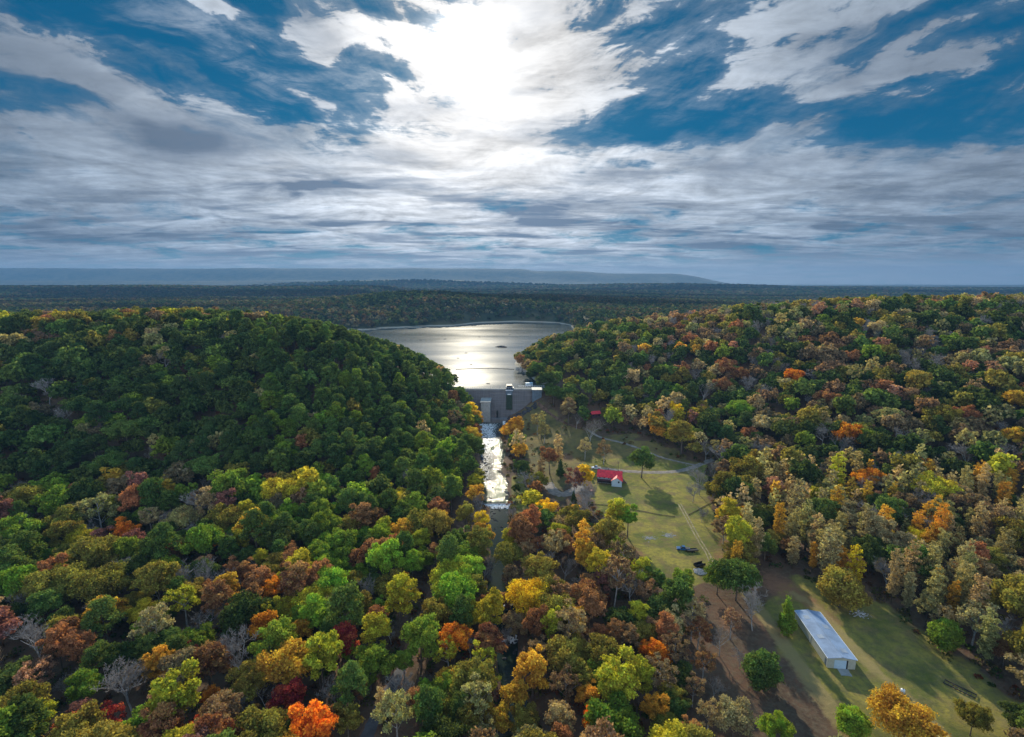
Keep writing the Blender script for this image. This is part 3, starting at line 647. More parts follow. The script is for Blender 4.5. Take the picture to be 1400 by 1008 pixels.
ribbon('wheel_track', [(929, 689), (938, 705), (948, 724), (958, 742), (968, 757), (975, 775)], .9, worn, seed=6, offs=(-.72, .72), jag=.5, step=.7, lift=.05)
ribbon('creek_road', [(652, 620), (640, 670), (628, 715), (617, 745), (602, 785), (583, 840), (558, 895), (530, 950), (500, 1010), (485, 1040)], 5.0, leafy, seed=7)
ribbon('paved_road', [(548, 915), (530, 950), (505, 1000), (485, 1040)], 3.4, asphalt, seed=8, lift=.2)
ribbon('concrete_apron', [(1150, 911), (1158, 925)], 3.4, concrete_pale, seed=11, step=.8, jag=.1)

# ---- red roofed house
hx, hy = 58.4, 281.5
house = empty('house', (hx, hy, float(H(hx, hy))), math.radians(-14), label='small house with a bright red metal roof and a white gabled wing', cat='house')
def gable(m_, x0, x1, y0, y1, ze, zr, th=.12, over=.4, axis_='x', b=0):
    """two roof slabs, ridge along x (or y)"""
    if axis_ == 'x':
        ym = (y0 + y1) / 2; a = [(y0 - over, ze - over * (zr - ze) / (ym - y0)), (ym, zr), (y1 + over, ze - over * (zr - ze) / (ym - y0))]
        m_.prism([a[0], a[1], a[2], (a[2][0], a[2][1] + th), (a[1][0], a[1][1] + th * 1.3), (a[0][0], a[0][1] + th)], 'x', x0 - over, x1 + over)
    else:
        xm = (x0 + x1) / 2; a = [(x0 - over, ze - over * (zr - ze) / (xm - x0)), (xm, zr), (x1 + over, ze - over * (zr - ze) / (xm - x0))]
        m_.prism([a[0], a[1], a[2], (a[2][0], a[2][1] + th), (a[1][0], a[1][1] + th * 1.3), (a[0][0], a[0][1] + th)], 'y', y0 - over, y1)
bluew = material('pale_blue_siding', (.42, .52, .58), .6, var=.08)
m_ = MB(); m_.prism([(-3.2, 0), (-3.2, 4.6), (.3, 6.5), (3.8, 4.6), (3.8, 0)], 'x', -7, 7); w_ = m_.build('wall', bluew, house)
m_ = MB(); gable(m_, -7, 7, -4.4, 5.0, 4.25, 6.75)
for i in range(28):
    x = -7.3 + i * .54
    m_.prism([(-4.8, 4.17), (.3, 6.90), (.3, 6.97), (-4.8, 4.24)], 'x', x, x + .05)
rf = m_.build('roof', redroof, house)
m_ = MB(); m_.box(-1.2, -.6, 1.2, 1.8, 6.3, 7.7); m_.build('chimney', concrete, rf)
m_ = MB(); m_.box(-7, 1.2, -5.6, -3.21, 2.2, 2.4); m_.box(-7, 1.2, -5.6, -5.5, 2.41, 3.3); m_.box(-7, -6.9, -5.49, -3.21, 2.41, 3.3)
for i in range(22): m_.box(-6.9 + i * .38, -6.85 + i * .38, -5.66, -5.601, 2.2, 3.35)
pd = m_.build('porch', purple, house)
for x in (-6.9, -4.2, -1.6, .9):
    m_ = MB(); m_.box(x - .12, x + .12, -5.5, -5.26, 0, 2.19); m_.build('post', purple, pd)
m_ = MB(); m_.box(-6.8, 1.1, -3.3, -3.205, .2, 2.15); m_.build('lattice_screen', blackm, house)
for x in (-5.6, -3.0, -.6):
    f_ = MB(); f_.box(x - .55, x + .55, -3.28, -3.203, 2.9, 4.1); fo = f_.build('window', white, house)
    f_ = MB(); f_.box(x - .45, x + .45, -3.32, -3.285, 3.0, 4.0); f_.build('pane', glass, fo)
m_ = MB(); m_.prism([(1.5, 0), (1.5, 3.7), (4.4, 5.3), (7.3, 3.7), (7.3, 0)], 'y', -7.2, -3.21); m_.build('wing_wall', bluew, house)
m_ = MB(); gable(m_, 1.5, 7.3, -7.2, -.8, 3.72, 5.45, axis_='y', over=.45); m_.build('wing_roof', redroof, house)
f_ = MB(); f_.box(4.9, 6.1, -7.28, -7.202, 2.2, 3.6); fo = f_.build('wing_window', white, house); f_ = MB(); f_.box(5.0, 6.0, -7.33, -7.285, 2.3, 3.5); f_.build('pane', glass, fo)
m_ = MB(); m_.box(7.001, 8.6, -1.2, 2.0, 0, 1.6)
for i in range(5): m_.box(8.601 + i * .3, 8.9 + i * .3, -1.0, .4, 0, 1.3 - i * .28)
m_.build('side_steps', wood, house)
cx_, cy_ = 66.5, 386.5
cab = empty('cabin', (cx_, cy_, float(H(cx_, cy_))), math.radians(15), label='small red roofed cabin half hidden by trees on the rise toward the dam', cat='cabin')
m_ = MB(); m_.prism([(-2.6, -1), (-2.6, 2.6), (0, 4.0), (2.6, 2.6), (2.6, -1)], 'x', -3.8, 3.8); m_.build('wall', purple, cab)
m_ = MB(); gable(m_, -3.8, 3.8, -2.6, 2.6, 2.62, 4.1); m_.build('roof', redroof, cab)
m_ = MB(); m_.box(-.5, .5, -2.68, -2.602, 0, 2.0); m_.build('door', dark, cab)
for x in (-2.4, 2.4): m_ = MB(); m_.box(x - .5, x + .5, -2.68, -2.602, .9, 1.9); m_.build('window', glass, cab)

# ---- long metal barn
bx_, by_ = 103.0, 146.7
barn = empty('barn', (bx_, by_, float(H(bx_, by_)) - .1), math.radians(-6), label='long low white metal barn with pale blue roof in the lower right field', cat='barn')
BW, BL, BE, BR = 4.0, 11.2, 3.45, 3.95
m_ = MB(); m_.prism([(-BW, 0), (-BW, BE), (0, BR), (BW, BE), (BW, 0)], 'y', -BL, BL)
for i in range(37):
    y = -BL + .3 + i * .6
    for s_ in (-1, 1): m_.box(s_ * BW - .03, s_ * BW + .03, y, y + .08, .05, BE - .1)
m_.build('wall', cream, barn)
m_ = MB(); m_.prism([(-BW - .25, BE - .03), (0, BR + .02), (BW + .25, BE - .03), (BW + .25, BE + .06), (0, BR + .12), (-BW - .25, BE + .06)], 'y', -BL - .3, BL + .3)
for i in range(24):
    y = -BL + i * .95
    for s_ in (-1, 1):
        m_.add([(s_ * (BW + .25), y, BE + .06), (s_ * (BW + .25), y + .06, BE + .06), (0, y + .06, BR + .12), (0, y, BR + .12), (s_ * (BW + .25), y, BE + .11), (s_ * (BW + .25), y + .06, BE + .11), (0, y + .06, BR + .17), (0, y, BR + .17)], [(4, 5, 6, 7), (0, 1, 5, 4), (3, 2, 6, 7)])
rf = m_.build('roof', tin, barn)
m_ = MB(); m_.box(-.25, .25, -BL - .3, BL + .3, BR + .17, BR + .24); m_.build('ridge_cap', tin, rf)
dr = MB(); dr.box(-2.2, 1.3, -BL - .09, -BL - .003, .05, 2.85); do = dr.build('rolling_door', awning, barn)
d2 = MB()
for i in range(7): d2.box(-2.15, 1.25, -BL - .12, -BL - .091, .2 + i * .38, .24 + i * .38)
d2.build('door_slat', white, do)
for s_ in (-1, 1):
    g_ = MB(); g_.box(s_ * (BW + .33) - .07, s_ * (BW + .33) + .07, -BL - .2, BL + .2, BE - .12, BE + .02); gu = g_.build('gutter', white, barn)
    for y in (-BL + .4, 0, BL - .4): g_ = MB(); g_.box(s_ * (BW + .12) - .05, s_ * (BW + .12) + .05, y - .05, y + .05, .05, BE - .14); g_.build('downpipe', white, gu)
for (xa, ya, yb) in ((1.2, -9, -7), (1.2, 2, 4), (-2.9, -3, -1), (-2.9, 6.5, 8.5)):
    sgn = 1 if xa > 0 else -1; g_ = MB(); z1_ = BR + .19 - abs(xa) * (BR + .06 - BE) / (BW + .25); z2_ = BR + .19 - abs(xa + 1.7 * 1) * (BR + .06 - BE) / (BW + .25)
    g_.add([(xa, ya, z1_), (xa + 1.7, ya, z2_), (xa + 1.7, yb, z2_), (xa, yb, z1_), (xa, ya, z1_ - .04), (xa + 1.7, ya, z2_ - .04), (xa + 1.7, yb, z2_ - .04), (xa, yb, z1_ - .04)], [(0, 1, 2, 3), (0, 1, 5, 4), (1, 2, 6, 5), (2, 3, 7, 6), (3, 0, 4, 7), (4, 5, 6, 7)]); g_.build('roof_light', tin2, rf)
d3 = MB(); d3.box(1.35, 1.75, -BL - .12, -BL - .003, .05, 2.95); d3.build('door_post', dark, barn)
d4 = MB(); d4.box(-BW - .07, -BW - .031, -BL + .8, -BL + 1.8, .05, 2.2); d4.build('side_door', steel_blue, barn)

# ---- vehicles
def pickup(name, loc, rz, paint, label, L=5.6):
    r = empty(name, loc, rz, label=label, cat='pickup truck')
    m_ = MB(); W_ = .98
    m_.prism([(-2.75, .45), (-2.75, 1.02), (-.75, 1.05), (-.75, 1.0), (.9, 1.08), (2.55, .98), (2.8, .75), (2.8, .42), (2.35, .42), (2.2, .78), (1.95, .86), (1.65, .78), (1.5, .42), (-1.2, .42), (-1.35, .78), (-1.65, .86), (-1.95, .78), (-2.1, .45)], 'y', -W_, W_); b_ = m_.build('body', paint, r)
    m_ = MB(); m_.box(-2.62, -.85, -.82, .82, 1.0, 1.075); m_.build('load_bed', dark, b_)
    m_ = MB(); m_.add([(-.78, -.9, 1.05), (1.25, -.9, 1.08), (1.25, .9, 1.08), (-.78, .9, 1.05), (-.62, -.72, 1.78), (.52, -.72, 1.8), (.52, .72, 1.8), (-.62, .72, 1.78)], [(0, 1, 5, 4), (1, 2, 6, 5), (2, 3, 7, 6), (3, 0, 4, 7), (4, 5, 6, 7), (0, 3, 2, 1)]); m_.build('cab_glass', glass, r)
    m_ = MB(); m_.box(-.66, .56, -.74, .74, 1.79, 1.86)
    for x0_, x1_ in ((-.78, -.66), (-.1, 0)):
        for s_ in (-1, 1): m_.add([(x0_, s_ * .91, 1.05), (x1_, s_ * .91, 1.05), (x1_ + .1, s_ * .74, 1.8), (x0_ + .1, s_ * .74, 1.8)], [(0, 1, 2, 3)])
    m_.build('cab_roof', paint, r)
    for x in (-1.65, 1.93):
        for s_ in (-1, 1):
            m_ = MB(); m_.tube([(x, s_ * .78, .37), (x, s_ * 1.0, .37)], [.37, .37], 14); wl = m_.build('wheel', rubber, r)
            m_ = MB(); m_.tube([(x, s_ * 1.001, .37), (x, s_ * 1.03, .37)], [.2, .18], 10); m_.build('rim', tin, wl)
    for s_ in (-1, 1): m_ = MB(); m_.box(2.76, 2.83, s_ * .72 - .17, s_ * .72 + .17, .7, .88); m_.build('headlight', white, r)
    m_ = MB(); m_.box(2.801, 2.9, -.9, .9, .4, .58); m_.build('bumper', dark, r)
    return r
gz = lambda x, y: float(H(x, y))
def at(px, py, off=0):
    x, y, z, _ = ground(px, py, off); return float(x[0]), float(y[0]), float(z[0])
x, y, z = at(815, 641); pickup('pickup_truck', (x, y, z + .1), math.radians(176), whitecar, 'white pickup truck parked on the gravel behind the red roofed house')
x, y, z = at(934, 752); pickup('pickup_truck', (x, y, z), math.radians(170), bluepaint, 'blue pickup truck in the mown field beside a flat trailer')
def trailer(loc, rz, label, L, sides=False):
    r = empty('trailer', loc, rz, label=label, cat='trailer')
    m_ = MB(); m_.box(-L / 2, L / 2, -1.0, 1.0, .62, .78)
    m_.build('deck', blackm, r)
    m_ = MB(); m_.tube([(L / 2, .8, .6), (L / 2 + 1.2, 0, .5)], [.06, .06], 5); m_.tube([(L / 2, -.8, .6), (L / 2 + 1.2, 0, .5)], [.06, .06], 5); m_.build('tongue', dark, r)
    for x in (-.5, .45):
        for s_ in (-1, 1): m_ = MB(); m_.tube([(x, s_ * 1.05, .34), (x, s_ * 1.27, .34)], [.34, .34], 12); m_.build('wheel', rubber, r)
    m_ = MB(); h_ = .9 if sides else .2
    for s_ in (-1, 1): m_.box(-L / 2, L / 2, s_ * .97 - .04, s_ * .97 + .04, .781, .78 + h_)
    m_.box(-L / 2, -L / 2 + .07, -.92, .92, .781, .78 + h_); m_.build('side_rail', blackm, r); return r
x, y, z = at(946, 754); trailer((x, y, z), math.radians(8), 'black flat trailer standing beside the blue pickup truck', 5.2)
x, y, z = at(956, 775); trailer((x, y, z), math.radians(22), 'black high sided trailer in the field next to a heap of grey rubble', 4.6, True)
x, y, z = at(957, 782); m_ = MB(); r_ = random.Random(8)
for i in range(260):
    a, d_ = r_.uniform(0, 6.28), 2.6 * r_.random() ** .6; s_ = r_.uniform(.14, .45); vs, fs = lumpy(s_, 1, .8, .8, i, 6, 2, .5); m_.add([(p + d_ * math.cos(a), q + d_ * .9 * math.sin(a), c + .95 * (1 - d_ / 2.8)) for p, q, c in vs], fs)
o = m_.build('rubble_heap', rubble, kind='stuff', label='heap of pale grey rubble beside the black trailer', cat='rubble'); o.location = (x, y, z)
for k, (px, py, lb) in enumerate(((888, 736, 'scatter of white stones in the grass below the tall yellow green trees'), (914, 732, 'scatter of white stones in the grass left of the blue pickup truck'), (1178, 840, 'scatter of pale brush beyond the metal barn'))):
    x, y, z = at(px, py); m_ = MB()
    for i in range(110):
        a, b_ = r_.gauss(0, 1.6), r_.gauss(0, 1.1); s_ = r_.uniform(.08, .26); vs, fs = lumpy(s_, 1.4, 1, .6, i, 6, 2, .5); m_.add([(p + a, q + b_, c) for p, q, c in vs], fs)
    o = m_.build('stone_scatter', rubble, kind='stuff', label=lb, cat='stones'); o.location = (x, y, z + .05)
# small yard things
def shed(name, px, py, w_, d_, h_, mat, label, cat, rz=0):
    x, y, z = at(px, py); r = empty(name, (x, y, z), rz, label=label, cat=cat)
    m_ = MB(); m_.prism([(-w_ / 2, 0), (-w_ / 2, h_ * .82), (0, h_), (w_ / 2, h_ * .82), (w_ / 2, 0)], 'y', -d_ / 2, d_ / 2); m_.build('wall', mat, r)
    m_ = MB(); m_.prism([(-w_ / 2 - .15, h_ * .80), (0, h_ + .02), (w_ / 2 + .15, h_ * .80), (w_ / 2 + .15, h_ * .80 + .08), (0, h_ + .1), (-w_ / 2 - .15, h_ * .80 + .08)], 'y', -d_ / 2 - .15, d_ / 2 + .15); m_.build('roof', mat, r)
    m_ = MB(); m_.box(-.35, .35, -d_ / 2 - .05, -d_ / 2 - .003, .05, h_ * .72); m_.build('door', dark, r); return r
shed('storage_shed', 802, 652, 1.3, 1.6, 2.4, greenbox, 'narrow dark green shed left of the red roofed house, the farther left', 'shed')
shed('storage_shed', 808.5, 655, 1.5, 1.9, 2.6, greenbox, 'narrow dark green shed standing closest to the red roofed house', 'shed')
shed('storage_shed', 809, 675, 2.3, 2.0, 2.0, redbox, 'small dark red shed on the grass in front of the red roofed house', 'shed')
for (px, py, h_, lb) in ((845, 648, 8, 'thin utility pole rising behind the red roofed house'), (1080, 640, 8, None)):
    if not lb: continue
    x, y, z = at(px, py); r = empty('utility_pole', (x, y, z), label=lb, cat='utility pole')
    m_ = MB(); m_.tube([(0, 0, -.3), (0, 0, h_)], [.17, .12], 8); m_.build('pole', wood, r); m_ = MB(); m_.box(-.9, .9, -.18, -.13, h_ - .9, h_ - .75); m_.build('crossarm', wood, r)
def rail(pix, lb, mat, rad=.15):
    x, y, z, _ = ground([p[0] for p in pix], [p[1] for p in pix]); t = np.linspace(0, len(pix) - 1, 40); xx = np.interp(t, range(len(pix)), x); yy = np.interp(t, range(len(pix)), y)
    zz_ = H(xx, yy) + rad + .12; m_ = MB(); x0_, y0_ = xx[0], yy[0]
    P2 = [(a - x0_, b - y0_, c - zz_[0]) for a, b, c in zip(xx, yy, zz_)]
    r = empty('low_rail', (x0_, y0_, zz_[0]), label=lb, cat='rail'); m_.tube(P2, [rad] * len(P2), 6); m_.build('rail', mat, r)
    m_ = MB()
    for p in P2[::3]: m_.tube([(p[0], p[1], p[2] - .7), (p[0], p[1], p[2] + .25)], [.14, .14], 5)
    m_.build('post', mat, r)
rail([(806, 689), (825, 691), (842, 693), (862, 697), (880, 700), (900, 704), (922, 707)], 'long low dark rail crossing the grass below the red roofed house', wood)
rail([(942, 704), (955, 697), (968, 690), (975, 687)], 'short low dark rail running from the wheel track to the wood edge', wood)
x, y, z = at(1312, 943); r = empty('metal_rack', (x, y, z), math.radians(-52), label='long rusty metal frame lying in the field near the lower right trees', cat='metal frame')
m_ = MB()
for s_ in (-1, 1): m_.box(-3.6, 3.6, s_ * .9 - .1, s_ * .9 + .1, .2, .45)
m_.build('side_beam', dark, r); m_ = MB()
for i in range(8): m_.box(-3.5 + i, -3.4 + i, -.8, .8, .22, .4)
m_.build('cross_bar', dark, r)
x, y, z = at(1234, 947); r = empty('water_tank', (x, y, z), label='small white tank standing on the grass behind the gold crowned tree', cat='tank')
m_ = MB(); m_.tube([(0, 0, 0), (0, 0, 1.0), (0, 0, 1.2)], [.55, .55, .2], 12); m_.build('tank_body', white, r); m_ = MB(); m_.tube([(0, 0, 1.2), (0, 0, 1.35)], [.16, .16], 8); m_.build('lid', dark, r)

r_ = random.Random(77); m_ = MB()
for i in range(420):
    y = r_.uniform(255, 398); side = r_.choice((-1, 1)); w_ = float(river_w(y)); x = float(river_x(y)) + (side * (w_ + r_.gauss(.2, .7)) if r_.random() < .8 else r_.uniform(-.9, .2) * w_); s_ = r_.uniform(.2, .85)
    vs, fs = lumpy(s_, 1.2, 1, .55, i + 900, 7, 2, .45); m_.add([(p + x, q + y, c + .15) for p, q, c in vs], fs)
for i in range(240):
    y = r_.choice((r_.gauss(249, 2.5), r_.gauss(168, 3), r_.gauss(150, 3), r_.uniform(100, 245))); w_ = float(river_w(y)); x = float(river_x(y)) + r_.uniform(-1.05, 1.05) * w_; s_ = r_.uniform(.2, .75)
    vs, fs = lumpy(s_, 1.2, 1, .6, i + 1500, 7, 2, .45); z = float(water_z(np.array(y))); m_.add([(p + x, q + y, c + z - .05) for p, q, c in vs], fs)
m_.build('river_stones', rockm, kind='stuff', label='dark stones breaking the water and edging the creek', cat='stones')

import itertools

# ------------------------------------------------------------------ tree prototypes
def leaf_mat(name, per_object):
    m = bpy.data.materials.new(name); m.use_nodes = True; nt = m.node_tree; nt.nodes.clear(); n = NT(nt)
    o = n.new('ShaderNodeOutputMaterial')
    if per_object:
        c = n.new('ShaderNodeObjectInfo').outputs['Color']
        tint = n.new('ShaderNodeAttribute', attribute_name='tint').outputs['Fac']
        hue = n.new('ShaderNodeHueSaturation'); n.put(hue.inputs['Color'], c); n.put(hue.inputs['Hue'], n.lin(tint, 0, 1, .468, .532)); n.put(hue.inputs['Value'], n.lin(tint, 0, 1, .45, 1.6)); c = hue.outputs[0]
    else:
        c = n.new('ShaderNodeAttribute', attribute_name='leafcol').outputs['Color']
    d = n.new('ShaderNodeBsdfDiffuse'); n.put(d.inputs[0], c)
    t = n.new('ShaderNodeBsdfTranslucent'); n.put(t.inputs[0], n.mix(1.0, c, (1.2, 1.15, .7), 'MULTIPLY'))
    x = n.new('ShaderNodeMixShader'); x.inputs[0].default_value = .46; nt.links.new(d.outputs[0], x.inputs[1]); nt.links.new(t.outputs[0], x.inputs[2])
    nt.links.new(x.outputs[0], o.inputs[0]); return m
LEAF = leaf_mat('leaves', True); LEAFB = leaf_mat('leaves_far', False)
BARK = material('bark', (.13, .105, .085), .95, var=.35, vscale=3)
BARKPALE = material('pale_bark', (.36, .34, .32), .9, var=.3, vscale=2)
def leaves_on(lobes, n, size, r, squash=.8, inner=.72):
    """quads scattered over puffs: lobes (k,4) centre+radius"""
    lobes = np.asarray(lobes); wts = lobes[:, 3] ** 2; wts /= wts.sum()
    k = r.choice(len(lobes), n, p=wts); c = lobes[k]
    d = r.normal(size=(n, 3)); d /= np.linalg.norm(d, axis=1)[:, None]; d[:, 2] = np.where((d[:, 2] < -.25) & (r.random(n) < .6), -d[:, 2], d[:, 2])
    rad = c[:, 3] * (r.uniform(inner, 1.05, n) + (r.random(n) < .22) * r.uniform(0, .45, n))
    p = c[:, :3] + d * rad[:, None] * np.array([1, 1, squash]) + r.normal(size=(n, 3)) * .16
    nrm = d * .8 + r.normal(size=(n, 3)) * .6; nrm /= np.linalg.norm(nrm, axis=1)[:, None]
    a = np.cross(nrm, r.normal(size=(n, 3))); a /= np.linalg.norm(a, axis=1)[:, None]; b = np.cross(nrm, a)
    s = size * r.uniform(.6, 1.35, n)[:, None] / 2
    q = np.stack([p - a * s - b * s * .75, p + a * s - b * s * .75, p + a * s + b * s * .75, p - a * s + b * s * .75], 1)
    lt = r.random(len(lobes))[k] * .55 + r.random(n) * .45
    return q.reshape(-1, 3), lt
def puff(lobes, r, n=5, f=.45):
    out = []
    for x, y, z, R in lobes:
        out.append((x, y, z, R * .8))
        for _ in range(n):
            d = r.normal(size=3); d /= np.linalg.norm(d); d[2] = abs(d[2]) * .9 - .1
            out.append((x + d[0] * R * .72, y + d[1] * R * .72, z + d[2] * R * .66, R * f * r.uniform(.7, 1.2)))
    return out
def shape(kind, r):
    """returns lobes (before puffs), nominal width, height, trunk height"""
    L = []
    if kind in ('round', 'oval', 'broad', 'open'):
        Wd, Hh, z0, k = dict(round=(12, 14, 4.5, 20), oval=(9, 16, 4.5, 18), broad=(16, 15, 5, 30), open=(10, 15, 4.5, 26))[kind]
        a, c = Wd / 2, (Hh - z0) / 2; zc = z0 + c
        for i in range(k):
            th = i * 2.39996 + r.uniform(-.4, .4); t = (i + .5) / k; zz_ = 1 - 1.75 * t; rr = math.sqrt(max(0, 1 - zz_ * zz_))
            f = r.uniform(.42, .92); R = a * r.uniform(.20, .42) * (1.0 if kind != 'open' else .68)
            L.append((a * rr * f * math.cos(th), a * rr * f * math.sin(th), zc + c * zz_ * f * (1.0 if kind != 'broad' else .85), R))
        if kind != 'open': L.append((0, 0, zc, a * .5))
    elif kind == 'low':
        Wd, Hh = 11, 11
        for i in range(34):
            th = i * 2.39996; t = (i + .5) / 34; zz_ = 1 - 1.9 * t; rr = math.sqrt(max(0, 1 - zz_ * zz_)); f = r.uniform(.55, .8)
            L.append((5.3 * rr * f * math.cos(th), 5.3 * rr * f * math.sin(th), 5.3 + 5.0 * zz_ * f, r.uniform(1.4, 2.1)))
    elif kind == 'slim':
        Wd, Hh = 5.5, 17
        for i in range(26):
            t = i / 25; z = 3.5 + 12.5 * t; w = 2.3 * math.sin(PI * (.15 + .8 * (1 - t))) ** .7; th = i * 2.4
            L.append((w * .55 * math.cos(th), w * .55 * math.sin(th), z, 1.35 * r.uniform(.6, 1.25) * (1.1 - .45 * t)))
    elif kind == 'pine':
        Wd, Hh = 9, 17
        for i in range(24):
            t = (i + .5) / 24; z = 7.5 + 8.2 * t; w = 4.3 * math.sqrt(max(0, 1 - (t * 1.25 - .25) ** 2)) * r.uniform(.45, .85); th = i * 2.4 + r.uniform(-.3, .3)
            L.append((w * math.cos(th), w * math.sin(th), z, r.uniform(1.15, 1.95)))
    elif kind == 'cedar':
        Wd, Hh = 5, 11
        for i in range(24):
            t = (i + .5) / 24; z = 1.3 + 9.2 * t; w = 2.1 * (1 - t) ** .75; th = i * 2.4
            L.append((w * .6 * math.cos(th), w * .6 * math.sin(th), z, 1.25 * (1.1 - .85 * t)))
    return L, Wd, Hh
def limbs(L, Hh, r, tr, bare=False):
    m_ = MB(); top = max(l[2] for l in L) * .9; lean = r.normal(size=2) * .3
    tp = [(lean[0] * t, lean[1] * t, Hh * t * .8) for t in (0, .15, .35, .6, .85, 1)]
    tp[0] = (0, 0, -.6)
    m_.tube(tp, [tr * 1.3, tr, tr * .8, tr * .55, tr * .3, tr * .1], 7)
    for i, (x, y, z, R) in enumerate(L):
        if i % 2 and len(L) > 18: continue
        zs = max(Hh * .2, z - math.hypot(x, y) * .8); t = zs / (Hh * .8)
        m_.tube([(lean[0] * t, lean[1] * t, zs), (x * .5, y * .5, (zs + z) / 2 + .2), (x * .95, y * .95, z)], [tr * .35, tr * .22, tr * .06], 5, False)
    return m_
def bare_tree(seed, Hh=14, spread=1.0, twigs=True):
    """trunk + limbs in one mesh, fine branches in another"""
    r_ = random.Random(seed); big, fine = MB(), MB()
    def grow(p, d, L, rad, lvl):
        n = 3; pts = [p]; dd = d.copy()
        for i in range(n):
            dd = (dd + Vector((r_.gauss(0, .13), r_.gauss(0, .13), r_.gauss(0, .06) + .04))).normalized(); pts.append(pts[-1] + dd * L / n)
        tgt = big if lvl < 2 else fine
        if lvl < 4: tgt.tube(pts, [rad * (1 - .5 * i / n) for i in range(n + 1)], 5 if lvl < 2 else 3, False)
        else:
            a = pts[0]; c = pts[-1]; s_ = dd.orthogonal().normalized() * max(rad, .05)
            tgt.add([a - s_, a + s_, c], [(0, 1, 2)])
        if lvl >= 5: return
        k = (6, 4, 4, 4, 4)[lvl]
        for j in range(k):
            t = r_.uniform(.35, 1.0) if lvl else r_.uniform(.4, 1.0)
            q = pts[min(n, int(t * n))].lerp(pts[min(n, int(t * n) + 1)], t * n - int(t * n)) if t < 1 else pts[-1]
            ax = Vector((r_.gauss(0, 1), r_.gauss(0, 1), r_.gauss(0, .3))).normalized()
            nd = (dd * (.75 if lvl else .9) + ax * .75 * spread); nd.z = abs(nd.z) * .9 + .15; nd.normalize()
            grow(q, nd, L * r_.uniform(.5, .74) * (1.05 if lvl == 0 else 1), rad * .48, lvl + 1)
    grow(Vector((0, 0, -.4)), Vector((0, 0, 1)), Hh * .5, .26, 0)
    return big, fine

PROTO = {}      # key -> dict(parts=[(name, mesh)], w, h, lo=(verts, tint))
def add_leafy(key, kind, seed, nleaf, size, puffs=5, squash=.85, bark=None, tr=.28, trunkname='trunk'):
    r = np.random.default_rng(seed); L, Wd, Hh = shape(kind, r); P_ = puff(L, r, puffs)
    q, lt = leaves_on(P_, nleaf, size, r, squash, .45 if kind in ('open', 'slim') else .66)
    f = np.arange(len(q)).reshape(-1, 4)
    cm = np_mesh(kind + '_crown', q, f, LEAF, {'tint': ('FACE', 'FLOAT', lt)})
    tm = limbs(L, Hh, r, tr).mesh('trunk', bark or BARK)
    q2, lt2 = leaves_on(P_, max(60, int(nleaf * .085)), size * 2.7, r, squash, .8)
    PROTO[key] = dict(parts=[('trunk', tm), ('crown', cm)], w=Wd, h=Hh, lo=(q2, lt2), hi=(q, lt))
for i in range(6): add_leafy('round%d' % i, 'round', 10 + i, 11000, .36)
for i in range(4): add_leafy('oval%d' % i, 'oval', 20 + i, 8200, .36)
for i in range(4): add_leafy('broad%d' % i, 'broad', 30 + i, 14000, .40)
for i in range(2): add_leafy('low%d' % i, 'low', 35 + i, 12000, .36)
for i in range(5): add_leafy('open%d' % i, 'open', 40 + i, 3600, .34, 7, bark=BARKPALE, tr=.24)
for i in range(3): add_leafy('slim%d' % i, 'slim', 50 + i, 3300, .32)
for i in range(5): add_leafy('pine%d' % i, 'pine', 60 + i, 7500, .32, 5, .7, tr=.24)
for i in range(2): add_leafy('cedar%d' % i, 'cedar', 70 + i, 5200, .30, 4)
def tri_to_quad(fs): return [f if len(f) == 4 else (f[0], f[1], f[2], f[2]) for f in fs]
for i in range(6):
    bg_, fn = bare_tree(80 + i, 14 + i % 2, 1.0 + .12 * i); pale = BARKPALE
    tw_mat = material('twigs', (.27, .235, .21), .9, var=.25, vscale=.4) if i == 0 else MATS['twigs']
    vs = np.array(fn.v); wdt = 2 * np.percentile(np.hypot(vs[:, 0], vs[:, 1]), 96)
    PROTO['bare%d' % i] = dict(parts=[('trunk', bg_.mesh('trunk', pale)), ('branches', fn.mesh('branches', tw_mat))], w=wdt, h=float(vs[:, 2].max()), lo=None)
# small twig stand for the far part of the wood, made of thin slivers
r = np.random.default_rng(5)
def slivers(n):
    a = r.uniform(0, 6.28, n); t = r.random(n); base = np.stack([np.cos(a) * t * 1.5, np.sin(a) * t * 1.5, 4 + 5 * r.random(n)], 1)
    d = np.stack([np.cos(a) * .7, np.sin(a) * .7, r.uniform(.5, 1.3, n)], 1); tip = base + d * r.uniform(1.5, 4.5, n)[:, None]
    s = np.cross(d, r.normal(size=(n, 3))); s /= np.linalg.norm(s, axis=1)[:, None]; s *= .16
    return np.stack([base - s, base + s, tip + s * .3, tip - s * .3], 1).reshape(-1, 3), r.uniform(.3, .9, n)
for i in range(6): PROTO['bare%d' % i]['lo'] = slivers(190)

PAL = dict(P=((.090, .135, .044), 'dark green'), Q=((.138, .198, .048), 'mid green'), D=((.085, .118, .034), 'deep green'), G=((.20, .275, .038), 'green'), g=((.28, .40, .045), 'bright green'),
           U=((.46, .42, .045), 'yellow green'), Y=((.72, .52, .035), 'yellow'), L=((.27, .23, .05), 'olive'), K=((.35, .31, .13), 'pale olive'), O=((.70, .25, .03), 'orange'), A=((.56, .34, .05), 'gold'),
           R=((.36, .175, .08), 'rust'), E=((.48, .085, .06), 'red'), B=((.28, .19, .105), 'brown'), T=((.45, .35, .18), 'tan'), S=((.50, .27, .17), 'salmon'), N=((.38, .35, .33), 'grey'), M=((.30, .14, .11), 'dull red'))
